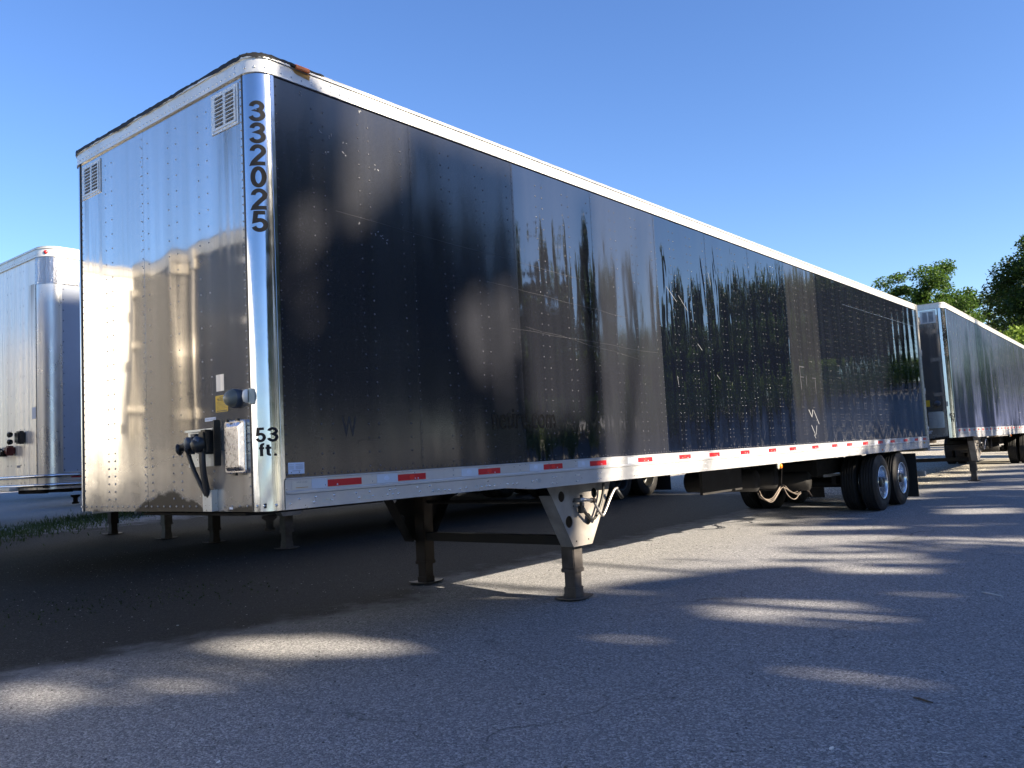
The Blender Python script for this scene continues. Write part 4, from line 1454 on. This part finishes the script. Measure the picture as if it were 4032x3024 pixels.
mb.lathe([(0.062, 0.0), (0.062, 0.035), (0.058, 0.04), (0.045, 0.075), (0.0, 0.09)], (0, 0.30, Z + 0.76), (-1, 0, 0), 20, 0)
mb.build('nose_lamp', M['gladblue'], T2)
mb = MB()
mb.bbox(-0.02, 0.04, 0.09, 0.125, Z + 0.68, Z + 0.79, 0.006, 0)
mb.build('corner_lamp', M['cream'], T2)
mb = MB()
mb.bbox(-0.05, -0.001, 0.19, 0.50, Z + 0.22, Z + 0.58, 0.015, 0)
mb.build('document_box', M['galv'], T2)
mb = MB()
add_text(mb, 'rosser', 0.16, lambda u, v: (-0.0015, 0.62 - u, Z + 0.14 + v), 0, 0.003, height=0.07)
mb.build('nose_lettering', M['paper'], T2)
mb = MB()
mb.box(-0.10, -0.001, 0.62, 0.78, Z + 0.36, Z + 0.50, 0)
mb.tube([(-0.08, 0.7, Z + 0.38), (-0.07, 0.66, Z + 0.2), (-0.03, 0.64, Z + 0.06)], 0.02, 8, 0)
mb.build('air_coupling', M['hub'], T2)
mb = MB()
for k in range(5):
    a0 = k * 1.1
    mb.tube([(6.0 + 0.42 * math.cos(a0 + q * 0.5) * (1 + 0.1 * k) * 0.9, 0.5 + 0.02 * k, Z - 0.42 + 0.16 * math.sin(a0 + q * 0.5)) for q in range(11)], 0.008, 6)
mb.build('air_hose', M['airhose'], T2)
mb = MB()
mb.box(0.16, 0.22, -0.003, -0.0006, Z + 0.24, Z + 0.33, 0)
mb.build('side_sticker', M['paper'], T2)

# ------------------------------------------------------------------ pale trailer on the left
def on_lot(x, y, head=0.0):
    m = R @ Matrix.Translation((x, y, 0)) @ Matrix.Rotation(math.radians(head), 4, 'Z')
    m = Matrix.Translation((0, 0, -m.translation.z)) @ m
    return m


T3, rail3, nose3 = build_trailer('semi_trailer', 'pale silver trailer with diamond plate corner standing beside the long black one', 'trailer', on_lot(1.22, 6.2),
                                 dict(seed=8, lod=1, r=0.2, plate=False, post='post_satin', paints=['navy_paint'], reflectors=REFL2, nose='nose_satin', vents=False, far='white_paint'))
mb = MB()
# diamond plate wrapped round the corner
def wrap(mb, rad, y_nose, x_side, z0, z1, off, m=0):
    pts = [(-off, y_nose), (-off, rad)]
    for k in range(1, 9):
        a = math.radians(180 + 90 * k / 8)
        pts.append((rad + (rad + off) * math.cos(a), rad + (rad + off) * math.sin(a)))
    pts.append((x_side, -off))
    n_ = len(pts)
    mb.add([(x, y, Z + z0) for x, y in pts] + [(x, y, Z + z1) for x, y in pts], [(i, i + 1, i + 1 + n_, i + n_) for i in range(n_ - 1)], m, False)
wrap(mb, 0.2, 0.21, 0.22, 2.5, 2.83, 0.008)
wrap(mb, 0.2, 0.21, 0.75, 2.5, 2.66, 0.010)
for k in range(6):
    mb.rivet((-0.0085, 0.2, Z + 2.53 + k * 0.055), (-1, 0, 0), 0.008)
    mb.rivet((0.19, -0.0105, Z + 2.53 + k * 0.055), (0, -1, 0), 0.009)
mb.build('diamond_plate', [M['diamond'], M['rivet']], T3)
mb = MB()
for z in (0.05, 0.16):
    for side in (0,):
        pts = plan(0.2, 0.022, 0.45, 8)[:-1]
        pts = [p for p in pts if p[1] < 2.5]
        mb.tube([(x, y, Z + z) for x, y in pts], 0.02, 8)
mb.build('nose_moulding', M['post'], T3)
mb = MB()
mb.bbox(-0.12, -0.01, 0.72, 2.3, Z - 0.01, Z + 0.035, 0.01)
mb.build('nose_bumper', M['white_paint'], T3)
mb = MB()
mb.bbox(-0.09, -0.001, 0.52, 0.66, Z + 0.57, Z + 0.73, 0.02, 0)
for z in (0.6, 0.69):
    mb.lathe([(0.03, 0), (0.035, 0.03), (0.0, 0.035)], (-0.12, 0.66, Z + z), (-0.4, 0.9, 0), 12, 0)
cp3 = mb.build('connector_box', M['hub'], T3)
for yc, mm in ((0.9, 'redcap'), (1.32, 'gladblue')):
    mb = MB()
    mb.bbox(-0.10, -0.001, yc - 0.07, yc + 0.05, Z + 0.44, Z + 0.56, 0.02, 0)
    mb.bbox(-0.14, -0.04, yc + 0.02, yc + 0.11, Z + 0.43, Z + 0.51, 0.02, 1)
    mb.lathe([(0.03, 0), (0.04, 0.02), (0.03, 0.04), (0.0, 0.045)], (-0.13, yc + 0.12, Z + 0.46), (-0.5, 0.8, -0.3), 12, 1)
    mb.build('air_coupling', [M[mm], M['hub']], T3)
mb = MB()
mb.box(-0.0025, -0.0006, 0.235, 0.34, Z + 0.86, Z + 1.0, 0)
mb.build('nose_sticker', M['paper'], T3)
mb = MB()
mb.lathe([(0.025, 0.0), (0.022, 0.015), (0.0, 0.022)], (0.055, 0.055, Z + 2.885), (-0.7, -0.7, 0), 14, 0)
mb.build('marker_lamp', M['red'], T3)
mb = MB()
mb.box(-0.002, -0.0006, 0.7, 0.8, Z + 0.28, Z + 0.31, 0)
mb.build('number_plate', M['inkgrey'], T3)

T4 = copy_tree(T3)
T4.matrix_world = on_lot(1.2, 9.7)
T4['label'] = 'pale trailer standing beyond the silver one, seen only under it'
T5 = copy_tree(T3)
T5.matrix_world = on_lot(3.9, 16.0)
T5['label'] = 'farthest pale trailer of the row beyond the silver one'

for k, y in enumerate((21.5, 27.0)):  # hidden trailers added so their shadows darken the lot beyond the row
    T = copy_tree(T4)
    T.matrix_world = on_lot(8.0 + k, y)
    T['label'] = ('added unseen trailer past the farthest pale one, shading the ground', 'last added unseen trailer, shading the ground beyond the row')[k]

# ------------------------------------------------------------------ opposite row, mirrored in the polished noses
def opposite(x, y):
    """rear end at x, near (sunny) side at y"""
    m = R @ Matrix.Translation((x - L, y, 0))
    m = Matrix.Translation((0, 0, -m.translation.z)) @ m
    return m
OP1, _, _ = build_trailer('semi_trailer', 'black-doored trailer backed up opposite the mirror-like nose, seen as its reflection', 'trailer', opposite(-2.1, 3.15),
                          dict(seed=9, lod=2, r=0.13, paints=['white_paint'], reflectors=[], nose='nose_satin', vents=False, far='white_paint', door='door_navy'))
OP2, _, _ = build_trailer('semi_trailer', 'white-sided trailer reflected at the outer edge of the polished nose', 'trailer', opposite(-1.2, 6.15),
                          dict(seed=10, lod=2, r=0.13, paints=['white_paint'], reflectors=[], nose='nose_satin', vents=False, far='white_paint', door='white_paint'))
OP3 = copy_tree(OP2)
OP3.matrix_world = opposite(-1.9, 9.9)
OP3['label'] = 'white trailer opposite the silver one, reflected in its nose'
OP4 = copy_tree(OP2)
OP4.matrix_world = opposite(-1.6, 13.6)
OP4['label'] = 'last white trailer of the opposite row'

# ------------------------------------------------------------------ ground
def ground_h(x, y):
    """the lot is level; it climbs to a bank behind the camera on the right"""
    a = np.clip((x - 20) / 120, 0, 1)
    b = np.clip((-y - 8) / 14, 0, 1)
    b = b * b * (3 - 2 * b)
    return 9.0 * a * b

ax = np.concatenate([np.linspace(-900, -60, 12), np.linspace(-50, 160, 106), np.linspace(180, 900, 12)])
ay = np.concatenate([np.linspace(-900, -90, 12), np.linspace(-80, 60, 71), np.linspace(80, 900, 12)])
X, Y = np.meshgrid(ax, ay, indexing='ij')
HH = ground_h(X, Y)
nx_, ny_ = len(ax), len(ay)
vs = np.stack([X.ravel(), Y.ravel(), HH.ravel()], 1)
fs = []
for i in range(nx_ - 1):
    for j in range(ny_ - 1):
        a = i * ny_ + j
        fs.append((a, a + ny_, a + ny_ + 1, a + 1))
me = bpy.data.meshes.new('ground')
me.from_pydata(vs.tolist(), [], fs)
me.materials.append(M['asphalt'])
me.polygons.foreach_set('use_smooth', [True] * len(fs))
go = bpy.data.objects.new('ground', me)
COL.objects.link(go)
go['kind'] = 'structure'

# loose stones
def stones(name, regions, mats, seed):
    rng = np.random.default_rng(seed)
    V, F, MI = [], [], []
    base = np.array([(1, 0, 0), (0, 1, 0), (-1, 0, 0), (0, -1, 0), (0, 0, 0.8), (0.7, 0.7, 0.35), (-0.7, 0.6, 0.3), (-0.6, -0.7, 0.4), (0.7, -0.6, 0.3)])
    fc = [(0, 5, 4), (5, 1, 4), (1, 6, 4), (6, 2, 4), (2, 7, 4), (7, 3, 4), (3, 8, 4), (8, 0, 4), (0, 1, 5), (1, 2, 6), (2, 3, 7), (3, 0, 8)]
    o = 0
    for (n, x0, x1, y0, y1, s0, s1, mi) in regions:
        for k in range(n):
            p = np.array([rng.uniform(x0, x1), rng.uniform(y0, y1), 0.0])
            s = s0 * (s1 / s0) ** (rng.uniform() ** 2.5)
            a = rng.uniform(0, 6.28)
            v = base * rng.uniform(0.6, 1.1, (9, 1)) * s * np.array([1, 0.75, 0.7])
            v = v @ np.array([[math.cos(a), math.sin(a), 0], [-math.sin(a), math.cos(a), 0], [0, 0, 1]])
            V.append(v + p)
            F += [tuple(q + o for q in f) for f in fc]
            MI += [mi if mi >= 0 else int(rng.uniform() < 0.3)] * len(fc)
            o += 9
    me = bpy.data.meshes.new(name)
    me.from_pydata(np.concatenate(V).tolist(), [], F)
    for m in mats:
        me.materials.append(m)
    me.polygons.foreach_set('material_index', MI)
    ob = bpy.data.objects.new(name, me)
    COL.objects.link(ob)
    ob['kind'] = 'stuff'
    return ob

M['stone_d'] = simple('dark_stone', (0.06, 0.058, 0.06), 0.8, 0, 0.4, 30)
M['stone_l'] = simple('light_stone', (0.38, 0.36, 0.34), 0.8, 0, 0.3, 30)
M['stone_p'] = simple('pale_stone', (0.6, 0.56, 0.48), 0.8, 0, 0.3, 30)
stones('gravel', [(4500, -2.6, 8, -4.2, 2.2, 0.003, 0.013, -1), (700, 8, 22, -4, 1.5, 0.004, 0.02, -1), (5000, -2.5, 4, 1.4, 9, 0.003, 0.012, -1),
                  (9000, 16.6, 27, 0.7, 6.0, 0.010, 0.024, 2), (1200, 14.5, 17, 0.6, 3.5, 0.008, 0.02, 2)], [M['stone_d'], M['stone_l'], M['stone_p']], 4)

# scraps and twigs lying on the lot
M['scrap'] = simple('paper_scrap_white', (0.7, 0.7, 0.68), 0.7, 0, 0.05, 5)
rng = random.Random(9)
for (x, y, s_, lab) in ((1.07, -3.02, 0.022, 'small white scrap of paper on the asphalt near the lower edge'), (-0.72, -0.59, 0.012, 'tiny white paper fleck on the shaded asphalt below the sunny patches'),
                        (0.93, 2.73, 0.014, 'white fleck of litter at the edge of the dark gravel by the nose')):
    p = TW(x, y, 0)
    mb = MB()
    n = 7
    ring = [(s_ * rng.uniform(0.6, 1.1) * math.cos(k * 2 * math.pi / n), s_ * 0.6 * rng.uniform(0.6, 1.1) * math.sin(k * 2 * math.pi / n)) for k in range(n)]
    mb.add([(a, b, 0.002 + rng.uniform(0, 0.008)) for a, b in ring] + [(a * 0.98, b * 0.98, 0.0005) for a, b in ring], [tuple(range(n)), tuple(range(2 * n - 1, n - 1, -1))] + [(k, (k + 1) % n, (k + 1) % n + n, k + n) for k in range(n)])
    o = mb.build('paper_scrap', M['scrap'])
    o.location = (p.x, p.y, 0.001)
    o['label'] = lab
    o['category'] = 'litter'
for (a, b, r_, mt, lab) in (((1.28, -3.44), (1.31, -3.50), 0.0015, 'scrap', 'thin pale stick lying on the asphalt at the near right'), ((2.07, -3.14), (2.03, -3.25), 0.006, 'bark', 'short dark twig beside the lower sun patch on the right'),
                            ((5.51, -2.85), (5.38, -3.04), 0.005, 'scrap', 'pale bent stick lying on the shaded asphalt at the far right')):
    p, q = TW(a[0], a[1], 0), TW(b[0], b[1], 0)
    mb = MB()
    d = Vector((q.x - p.x, q.y - p.y, 0))
    mb.tube([(0, 0, r_), tuple(d * 0.35 + Vector((0.004, 0.006, r_ + 0.002))), tuple(d * 0.7 + Vector((-0.003, 0.002, r_ + 0.001))), tuple(d + Vector((0, 0, r_)))], r_, 6, radii=[r_ * 0.6, r_, r_ * 0.9, r_ * 0.5])
    o = mb.build('stick', M[mt])
    o.location = (p.x, p.y, 0.0)
    o['label'] = lab
    o['category'] = 'stick'

# weeds: a strip beyond the first trailers and a few tufts on the dark soil
def blades(name, patches, seed):
    rng = np.random.default_rng(seed)
    V, F = [], []
    o = 0
    for (n, xa, ya, xb, yb, w, h) in patches:
        for k in range(n):
            t_ = rng.uniform()
            x = xa + (xb - xa) * t_ + rng.normal(0, w * 0.35)
            y = ya + (yb - ya) * t_ + rng.normal(0, w * 0.5)
            hh = h * rng.uniform(0.4, 1.2)
            a = rng.uniform(0, 6.28)
            dx, dy = math.cos(a) * 0.01, math.sin(a) * 0.01
            lx, ly = rng.normal(0, hh * 0.4, 2)
            V += [(x - dx, y - dy, 0), (x + dx, y + dy, 0), (x + lx, y + ly, hh)]
            F.append((o, o + 1, o + 2))
            o += 3
    me = bpy.data.meshes.new(name)
    me.from_pydata(V, [], F)
    me.materials.append(M['weed'])
    ob = bpy.data.objects.new(name, me)
    COL.objects.link(ob)
    ob['kind'] = 'stuff'
blades('grass', [(9000, 1.5, 13.0, 12.5, 20.5, 1.5, 0.09), (350, -1.0, 5.5, 2.5, 4.0, 0.8, 0.02)], 3)

# ------------------------------------------------------------------ trees
LITG = {
    'a': [(3.3, 2.3), (9.7, 2.5), (8.6, 1.5), (7.2, 1.25), (5.6, 0.7), (5.1, 0.0), (4.2, 0.4), (3.2, 0.9)],
    'b': [(9.27, 2.11), (10.52, -0.72), (10.11, -0.83), (8.65, 1.63)],
    'c': [(7.87, 2.13), (9.41, -1.02), (8.63, -1.06), (7.12, 1.54)],
    'd': [(7.15, -0.17), (7.62, -1.7), (7.24, -1.75), (6.8, -0.53)],
    'g': [(6.42, -1.13), (6.69, -2.12), (6.32, -2.17), (6.0, -1.34)],
    'e': [(3.83, -0.93), (4.23, -1.11), (4.62, -2.01), (3.99, -2.58), (3.74, -2.45), (3.57, -1.8), (3.56, -1.24)],
    'f': [(2.25, -2.36), (2.43, -2.55), (2.44, -3.11), (2.26, -3.01), (2.18, -2.49)],
    'r1': [(13.21, -0.78), (13.83, -1.89), (12.86, -2.03), (12.28, -1.03)],
    'A': [(0.53, 1.86), (0.98, 1.83), (1.35, 1.21), (1.53, 0.42), (1.26, 0.19), (0.75, 0.99)],
    'B': [(-0.72, 2.16), (-0.56, 1.74), (-0.74, 1.26), (-1.08, 1.18)]}
HALFG = {'hs': [(7.2, 1.3), (9.3, 1.8), (9.0, 0.4), (6.5, -0.5), (5.2, 0.0), (5.6, 0.8)], 'A2': [(-0.76, 2.07), (-0.02, 1.93), (0.65, 0.85), (0.32, 0.29), (-0.33, 0.97), (-1.01, 1.36)]}
LITS = {
    's1': [(0.6, 2.95), (1.42, 3.0), (1.34, 2.4), (0.85, 1.9), (0.42, 1.85)],
    's3': [(0.18, 2.79), (0.33, 2.82), (0.3, 2.45), (0.17, 2.48)],
    's5': [(1.79, 1.51), (2.54, 1.79), (2.46, 0.47), (1.87, 1.11)]}
HALFS = {'s2': [(0.19, 2.11), (0.53, 2.02), (0.59, 1.54), (0.48, 0.96), (0.29, 0.92), (0.17, 1.49)], 's4': [(1.46, 2.86), (2.66, 2.85), (2.64, 2.64), (1.6, 2.71)]}


def inpoly(x, y, poly):
    r_ = np.zeros(len(x), bool)
    n_ = len(poly)
    for i in range(n_):
        x0, y0 = poly[i]
        x1, y1 = poly[(i + 1) % n_]
        c = ((y0 > y) != (y1 > y))
        with np.errstate(divide='ignore', invalid='ignore'):
            xi = (x1 - x0) * (y - y0) / (y1 - y0 + 1e-12) + x0
        r_ ^= c & (x < xi)
    return r_


RI = np.array(R.to_3x3().inverted())
SL = np.array(SUN_L)


def grow(poly, by):
    cx = sum(p[0] for p in poly) / len(poly)
    cy = sum(p[1] for p in poly) / len(poly)
    return [(cx + (x - cx) * (1 + by / max(0.3, math.hypot(x - cx, y - cy))), cy + (y - cy) * (1 + by / max(0.3, math.hypot(x - cx, y - cy)))) for x, y in poly]


LITG = {k: grow(v, 0.16 if k != 'a' else 0.05) for k, v in LITG.items()}
HALFG = {k: grow(v, 0.15) for k, v in HALFG.items()}
LITS = {k: grow(v, 0.08) for k, v in LITS.items()}


def light_keep(P, rng):
    """where this leaf's shadow would fall decides whether the crown has a gap there"""
    Q = P @ RI.T
    Q[:, 2] -= Z0
    t_ = -Q[:, 1] / -SL[1]                                   # to the side wall y = 0
    t_ = (Q[:, 1] - 0.0) / SL[1]
    S_ = Q - t_[:, None] * SL
    xs, zs = S_[:, 0], S_[:, 2]
    tg = (Q[:, 2] - (-1.165 + 0.0085 * Q[:, 0] + 0.022 * 0)) / SL[2]
    G = Q - tg[:, None] * SL
    # fix for the cross slope
    tg = (Q[:, 2] - (-1.165 + 0.0085 * G[:, 0] + 0.022 * G[:, 1])) / SL[2]
    G = Q - tg[:, None] * SL
    gx, gy = G[:, 0], G[:, 1]
    keep = np.full(len(P), 1.0)
    ong = zs < -0.03
    for poly in LITG.values():
        keep[ong & inpoly(gx, gy, poly)] = 0.0
    for poly in HALFG.values():
        keep[ong & inpoly(gx, gy, poly)] *= 0.04
    u_ = gx + 0.3 * gy
    fl = np.sin(u_ * 3.3 + 1.2 * np.sin(gy * 0.9 + 1)) + 0.8 * np.sin(u_ * 6.1 + gy * 1.1 + 2) + 0.7 * np.sin(gy * 2.3 + u_ * 1.7)
    keep[ong & (gx > 2.8) & (gx < 16) & (gy > -3.6) & (fl > 1.5)] *= 0.03
    keep[ong & (gx <= 2.8) & (fl > 1.75)] *= 0.1
    keep[ong & (gx > 10.2) & (gy > 0.2)] *= 0.35
    keep[ong & (gx > 16) & (np.sin(gx * 2.2 + np.sin(gy * 1.3) * 1.5) > 0.0)] *= 0.05
    ons = (zs >= -0.03) & (zs < 3.0)
    for poly in LITS.values():
        keep[ons & inpoly(xs, zs, poly)] = 0.0
    for poly in HALFS.values():
        keep[ons & inpoly(xs, zs, poly)] *= 0.03
    keep[ons & (xs > 2.62) & (xs < 3.7) & (zs > 0.45)] = 0.0
    keep[ons & (xs > 3.75) & (xs < 10.1)] = 0.0
    keep[(xs > 1.2) & (xs < 10.2) & (zs > 2.68) & (zs < 3.12)] = 0.0
    keep[(xs > -0.1) & (xs <= 1.2) & (zs > 2.72) & (zs < 3.1)] *= 0.3
    keep[ons & (xs > 0.12) & (xs < 0.5) & (zs < 0.12)] *= 0.3
    st = np.sin(xs * 4.1 + np.sin(xs * 1.7) * 2) > 0.62
    keep[ons & (xs > 10.3) & st] *= 0.05
    keep[ons & (xs > -1.9) & (xs < 0.15) & (zs > 1.0)] = 0.0
    over = zs >= 3.0
    keep[over] *= np.where((xs[over] > 1.2) & (xs[over] < 4.6) & (zs[over] < 5.8), 1.0, 0.0)
    return rng.uniform(size=len(P)) < keep


def leaf_mesh(name, P, size, rng, mat, parent):
    n_ = len(P)
    nrm = rng.normal(size=(n_, 3))
    nrm[:, 2] = np.abs(nrm[:, 2]) + 0.4
    nrm /= np.linalg.norm(nrm, axis=1)[:, None]
    a = np.cross(nrm, rng.normal(size=(n_, 3)))
    a /= np.linalg.norm(a, axis=1)[:, None]
    b = np.cross(nrm, a)
    s = (size * rng.uniform(0.6, 1.3, n_))[:, None]
    V = np.stack([P - a * s * 0.5, P + b * s * 0.28 + a * s * 0.02, P + a * s * 0.5, P - b * s * 0.28 + a * s * 0.02], 1).reshape(-1, 3)
    V[1::4] += nrm * s * 0.1
    V[3::4] += nrm * s * 0.1
    me = bpy.data.meshes.new(name)
    me.vertices.add(n_ * 4)
    me.vertices.foreach_set('co', V.ravel())
    me.loops.add(n_ * 4)
    me.loops.foreach_set('vertex_index', np.arange(n_ * 4, dtype=np.int32))
    me.polygons.add(n_)
    me.polygons.foreach_set('loop_start', np.arange(0, n_ * 4, 4, dtype=np.int32))
    me.polygons.foreach_set('loop_total', np.full(n_, 4, dtype=np.int32))
    me.materials.append(mat)
    me.update(calc_edges=True)
    me.validate()
    o = bpy.data.objects.new(name, me)
    COL.objects.link(o)
    o.parent = parent
    return o


def tree(name, label, cat, loc, h, cr, base, n, seed, leaf='leaf', size=0.3, clumps=70, lim=None, mask=False, group=None, squash=1.0, clump_r=0.16, trunk=0.02, place=True):
    """loc: ground point; h total height; cr crown radius; base height where the crown starts"""
    rng = np.random.default_rng(seed)
    T = thing(name, label, cat, Matrix.Translation(loc), group)
    ch = (h - base) / 2
    cz = base + ch
    C = []
    while len(C) < clumps:
        d = rng.normal(size=3)
        d /= np.linalg.norm(d)
        r_ = rng.uniform(0.25, 1) ** 0.45
        ang = math.atan2(d[1], d[0])
        wob = 1 + 0.22 * math.sin(ang * 3 + seed) + 0.15 * math.sin(d[2] * 5 + seed * 2)
        c = d * r_ * np.array([cr, cr * squash, ch]) * min(1.0, wob) * 0.86
        C.append(c + np.array([0, 0, cz]))
    C = np.array(C)
    idx = rng.integers(0, clumps, n)
    rr = clump_r * cr * rng.uniform(0.6, 1.4, clumps)
    d = rng.normal(size=(n, 3))
    d /= np.linalg.norm(d, axis=1)[:, None]
    rad = rng.uniform(0.0, 1, n) ** 0.5
    P = C[idx] + d * (rad * rr[idx])[:, None] * np.array([1.15, 1.15, 0.75])
    P = P[(P[:, 2] > base * 0.6)]
    if lim is not None:
        P = P[P[:, 2] < lim(P[:, 0] + loc[0])]
    if mask:
        Wp = P + np.array(loc)
        P = P[light_keep(Wp, rng)]
    leaf_mesh('crown', P, size, rng, M[leaf], T)
    mb = MB()
    tr = h * trunk
    top = base + ch * 0.9
    pts = [(0, 0, -0.3), (0.02 * h * 0.1, 0, base * 0.5), (0.1 * rng.normal(), 0.1 * rng.normal(), base), (0.3 * rng.normal(), 0.3 * rng.normal(), top)]
    mb.tube(pts, tr, 8, radii=[tr * 1.4, tr, tr * 0.85, tr * 0.25])
    order = rng.permutation(clumps)[:min(18, clumps)]
    for k in order:
        c = C[k]
        if mask and rng.uniform() < 0.5:
            continue
        z0 = base * 0.8 + (top - base * 0.8) * rng.uniform(0, 0.7) * min(1, max(0.1, (c[2] - base) / (2 * ch)))
        m_ = np.array([c[0] * 0.45, c[1] * 0.45, z0 + (c[2] - z0) * 0.6])
        mb.tube([(0, 0, z0), tuple(m_), tuple(c)], tr * 0.3, 5, radii=[tr * 0.42, tr * 0.25, tr * 0.06])
    mb.build('trunk', M['bark'], T)
    return T


# seen directly, beyond the second black trailer
tree('maple_tree', 'tall broad maple with open crown and visible limbs beyond the trailers', 'tree', tuple(TW(60, 10.3, -1.2)), 14.2, 3.6, 6.2, 24000, 21, 'leaf', 0.19, 60, clump_r=0.2)
tree('maple_tree', 'lower round-crowned maple leaning left of the tall broad one', 'tree', tuple(TW(59, 12.6, -1.2)), 12.0, 2.6, 6.0, 14000, 22, 'leaf', 0.19, 38, clump_r=0.23)
tree('maple_tree', 'thin maple right of the tall broad one, with sky showing through', 'tree', tuple(TW(57, 7.6, -1.2)), 11.6, 2.3, 5.0, 9000, 29, 'leaf', 0.19, 30, clump_r=0.24)
tree('young_tree', 'small thin treetop just clearing the long trailer roof', 'tree', tuple(TW(78, 18.6, -1.2)), 15.4, 1.7, 11.0, 700, 23, 'leaf_pale', 0.28, 14, clump_r=0.3)
tree('oak_tree', 'big dark dense tree at the far right above the second trailer', 'tree', tuple(TW(47, 1.3, -1.2)), 12.0, 3.6, 2.5, 52000, 24, 'leaf_dark', 0.18, 110, clump_r=0.22)
tree('oak_tree', 'tallest dark crown at the right edge behind the dense tree', 'tree', tuple(TW(52, -1.0, -1.2)), 16.2, 3.9, 4.0, 38000, 34, 'leaf_dark', 0.18, 80, clump_r=0.22)
tree('pale_tree', 'hazy pale tree squeezed between the maple and the dark oak', 'tree', tuple(TW(64, 7.2, -1.2)), 12.9, 1.9, 4.0, 3200, 25, 'leaf_pale', 0.28, 30, clump_r=0.3)
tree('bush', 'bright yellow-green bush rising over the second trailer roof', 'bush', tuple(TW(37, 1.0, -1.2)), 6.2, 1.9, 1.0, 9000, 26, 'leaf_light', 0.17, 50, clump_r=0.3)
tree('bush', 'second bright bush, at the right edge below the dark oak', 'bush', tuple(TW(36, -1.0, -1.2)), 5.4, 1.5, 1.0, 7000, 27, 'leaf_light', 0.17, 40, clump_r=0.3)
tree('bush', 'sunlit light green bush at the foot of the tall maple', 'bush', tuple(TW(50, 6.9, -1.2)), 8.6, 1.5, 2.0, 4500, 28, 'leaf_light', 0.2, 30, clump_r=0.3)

# the wood behind the camera: it throws the dappled shade and is mirrored in the black side
def prof(x):
    """how high the crowns reach along the row in front of the sun"""
    return np.interp(x, [-30, 3, 5, 6.5, 8, 10.5, 12, 14, 17, 19, 22, 26, 40], [17, 16.5, 20.5, 24.3, 24.5, 24.3, 17, 15.2, 15.4, 18.5, 20, 21, 19])

row = [(-12, -31, 15, 4.5), (-5.5, -30, 16, 4.5), (0.5, -29.5, 16.8, 4.3), (6.3, -30.5, 26.5, 4.2), (9.6, -30, 27.5, 4.4), (13.6, -30, 17, 4.0), (17.8, -29.5, 18.5, 4.2), (22.4, -30.5, 20.5, 4.5), (27, -30, 20.5, 4.4), (32, -31, 18.5, 4.5)]
words_ = ['farthest back', 'second', 'third', 'fourth', 'fifth', 'sixth', 'seventh', 'eighth', 'ninth', 'tenth']
for i, (x, y, h_, cr_) in enumerate(row):
    p = TW(x, y, 0)
    tree('maple_tree', 'tall tree behind the photographer whose leaves throw dappled shade on the lot', 'tree', (p.x, p.y, float(ground_h(p.x, p.y))), h_, cr_, 6.0, (85000 if i in (3, 4) else 52000) if i in (3, 4, 6, 7, 8) else 28000, 40 + i,
         'leaf_dark' if i % 2 else 'leaf', 0.36, 90, lim=prof, mask=True, group='wood behind the photographer', clump_r=0.27)
protos = []
wood = [(37, 17.5, 1.0), (43.5, 13.5, 0.7), (49, 8.2, 1.0), (56, 7.5, 1.0), (63, 7.5, 1.0), (70, 8, 1.0), (77, 8.5, 1.0), (85, 11, 1.0), (92, 17, 1.0), (100, 18, 1.1),
        (108, 19, 1.1), (116, 18, 1.1), (125, 19, 1.2), (134, 18, 1.2), (41, 19.5, 0.35), (46.5, 19, 0.3), (52.5, 15.5, 0.4), (59.5, 17.5, 0.35), (66, 14, 0.35), (73, 16, 0.4), (81, 17, 0.4)]
for i, (x, hh, kx) in enumerate(wood):
    y = -31 - (i % 3) * 1.5
    if i < 3:
        T = tree('maple_tree', 'x', 'tree', (0, 0, 0), 17.0, 4.8, 1.2, 17000, 60 + i, ('leaf_dark', 'leaf', 'leaf_dark')[i], 0.45, 90, clump_r=0.27, group='trees mirrored in the black side')
        protos.append(T)
    else:
        T = copy_tree(protos[i % 3])
    T.matrix_world = Matrix.Translation((x, y, float(ground_h(x, y)))) @ Matrix.Rotation(i * 1.3, 4, 'Z') @ Matrix.Diagonal((kx, kx, hh / 17.0, 1))
    T['label'] = 'tall leafy tree in the wood that the black side mirrors'
for i in range(20):
    x = -18 + i * 8.0
    y = -40 - (i % 2) * 3.0
    T = copy_tree(protos[i % 3])
    k = ((8.5 if 46 < x < 82 else 11.5) + (i * 7 % 4) * 0.4) / 17.0
    T.matrix_world = Matrix.Translation((x, y, float(ground_h(x, y)) * 0.9)) @ Matrix.Rotation(i * 2.3, 4, 'Z') @ Matrix.Diagonal((1.05, 1.05, k, 1))
    T['label'] = 'lower tree filling the wood behind its tall front row'
    T['group'] = 'lower trees behind the front row of the wood'
bp = []
for i in range(16):
    x = 30 + i * 6.8
    y = -22 - (i % 2) * 1.3
    if i < 2:
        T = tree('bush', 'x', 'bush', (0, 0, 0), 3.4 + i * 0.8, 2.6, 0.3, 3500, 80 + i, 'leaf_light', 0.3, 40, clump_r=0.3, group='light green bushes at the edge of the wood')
        bp.append(T)
    else:
        T = copy_tree(bp[i % 2])
    T.matrix_world = Matrix.Translation((x, y, float(ground_h(x, y)))) @ Matrix.Rotation(i * 2.1, 4, 'Z') @ Matrix.Scale(0.8 + 0.12 * (i * 5 % 4), 4)
    T['label'] = 'light green bush at the wood edge, mirrored low in the black side'
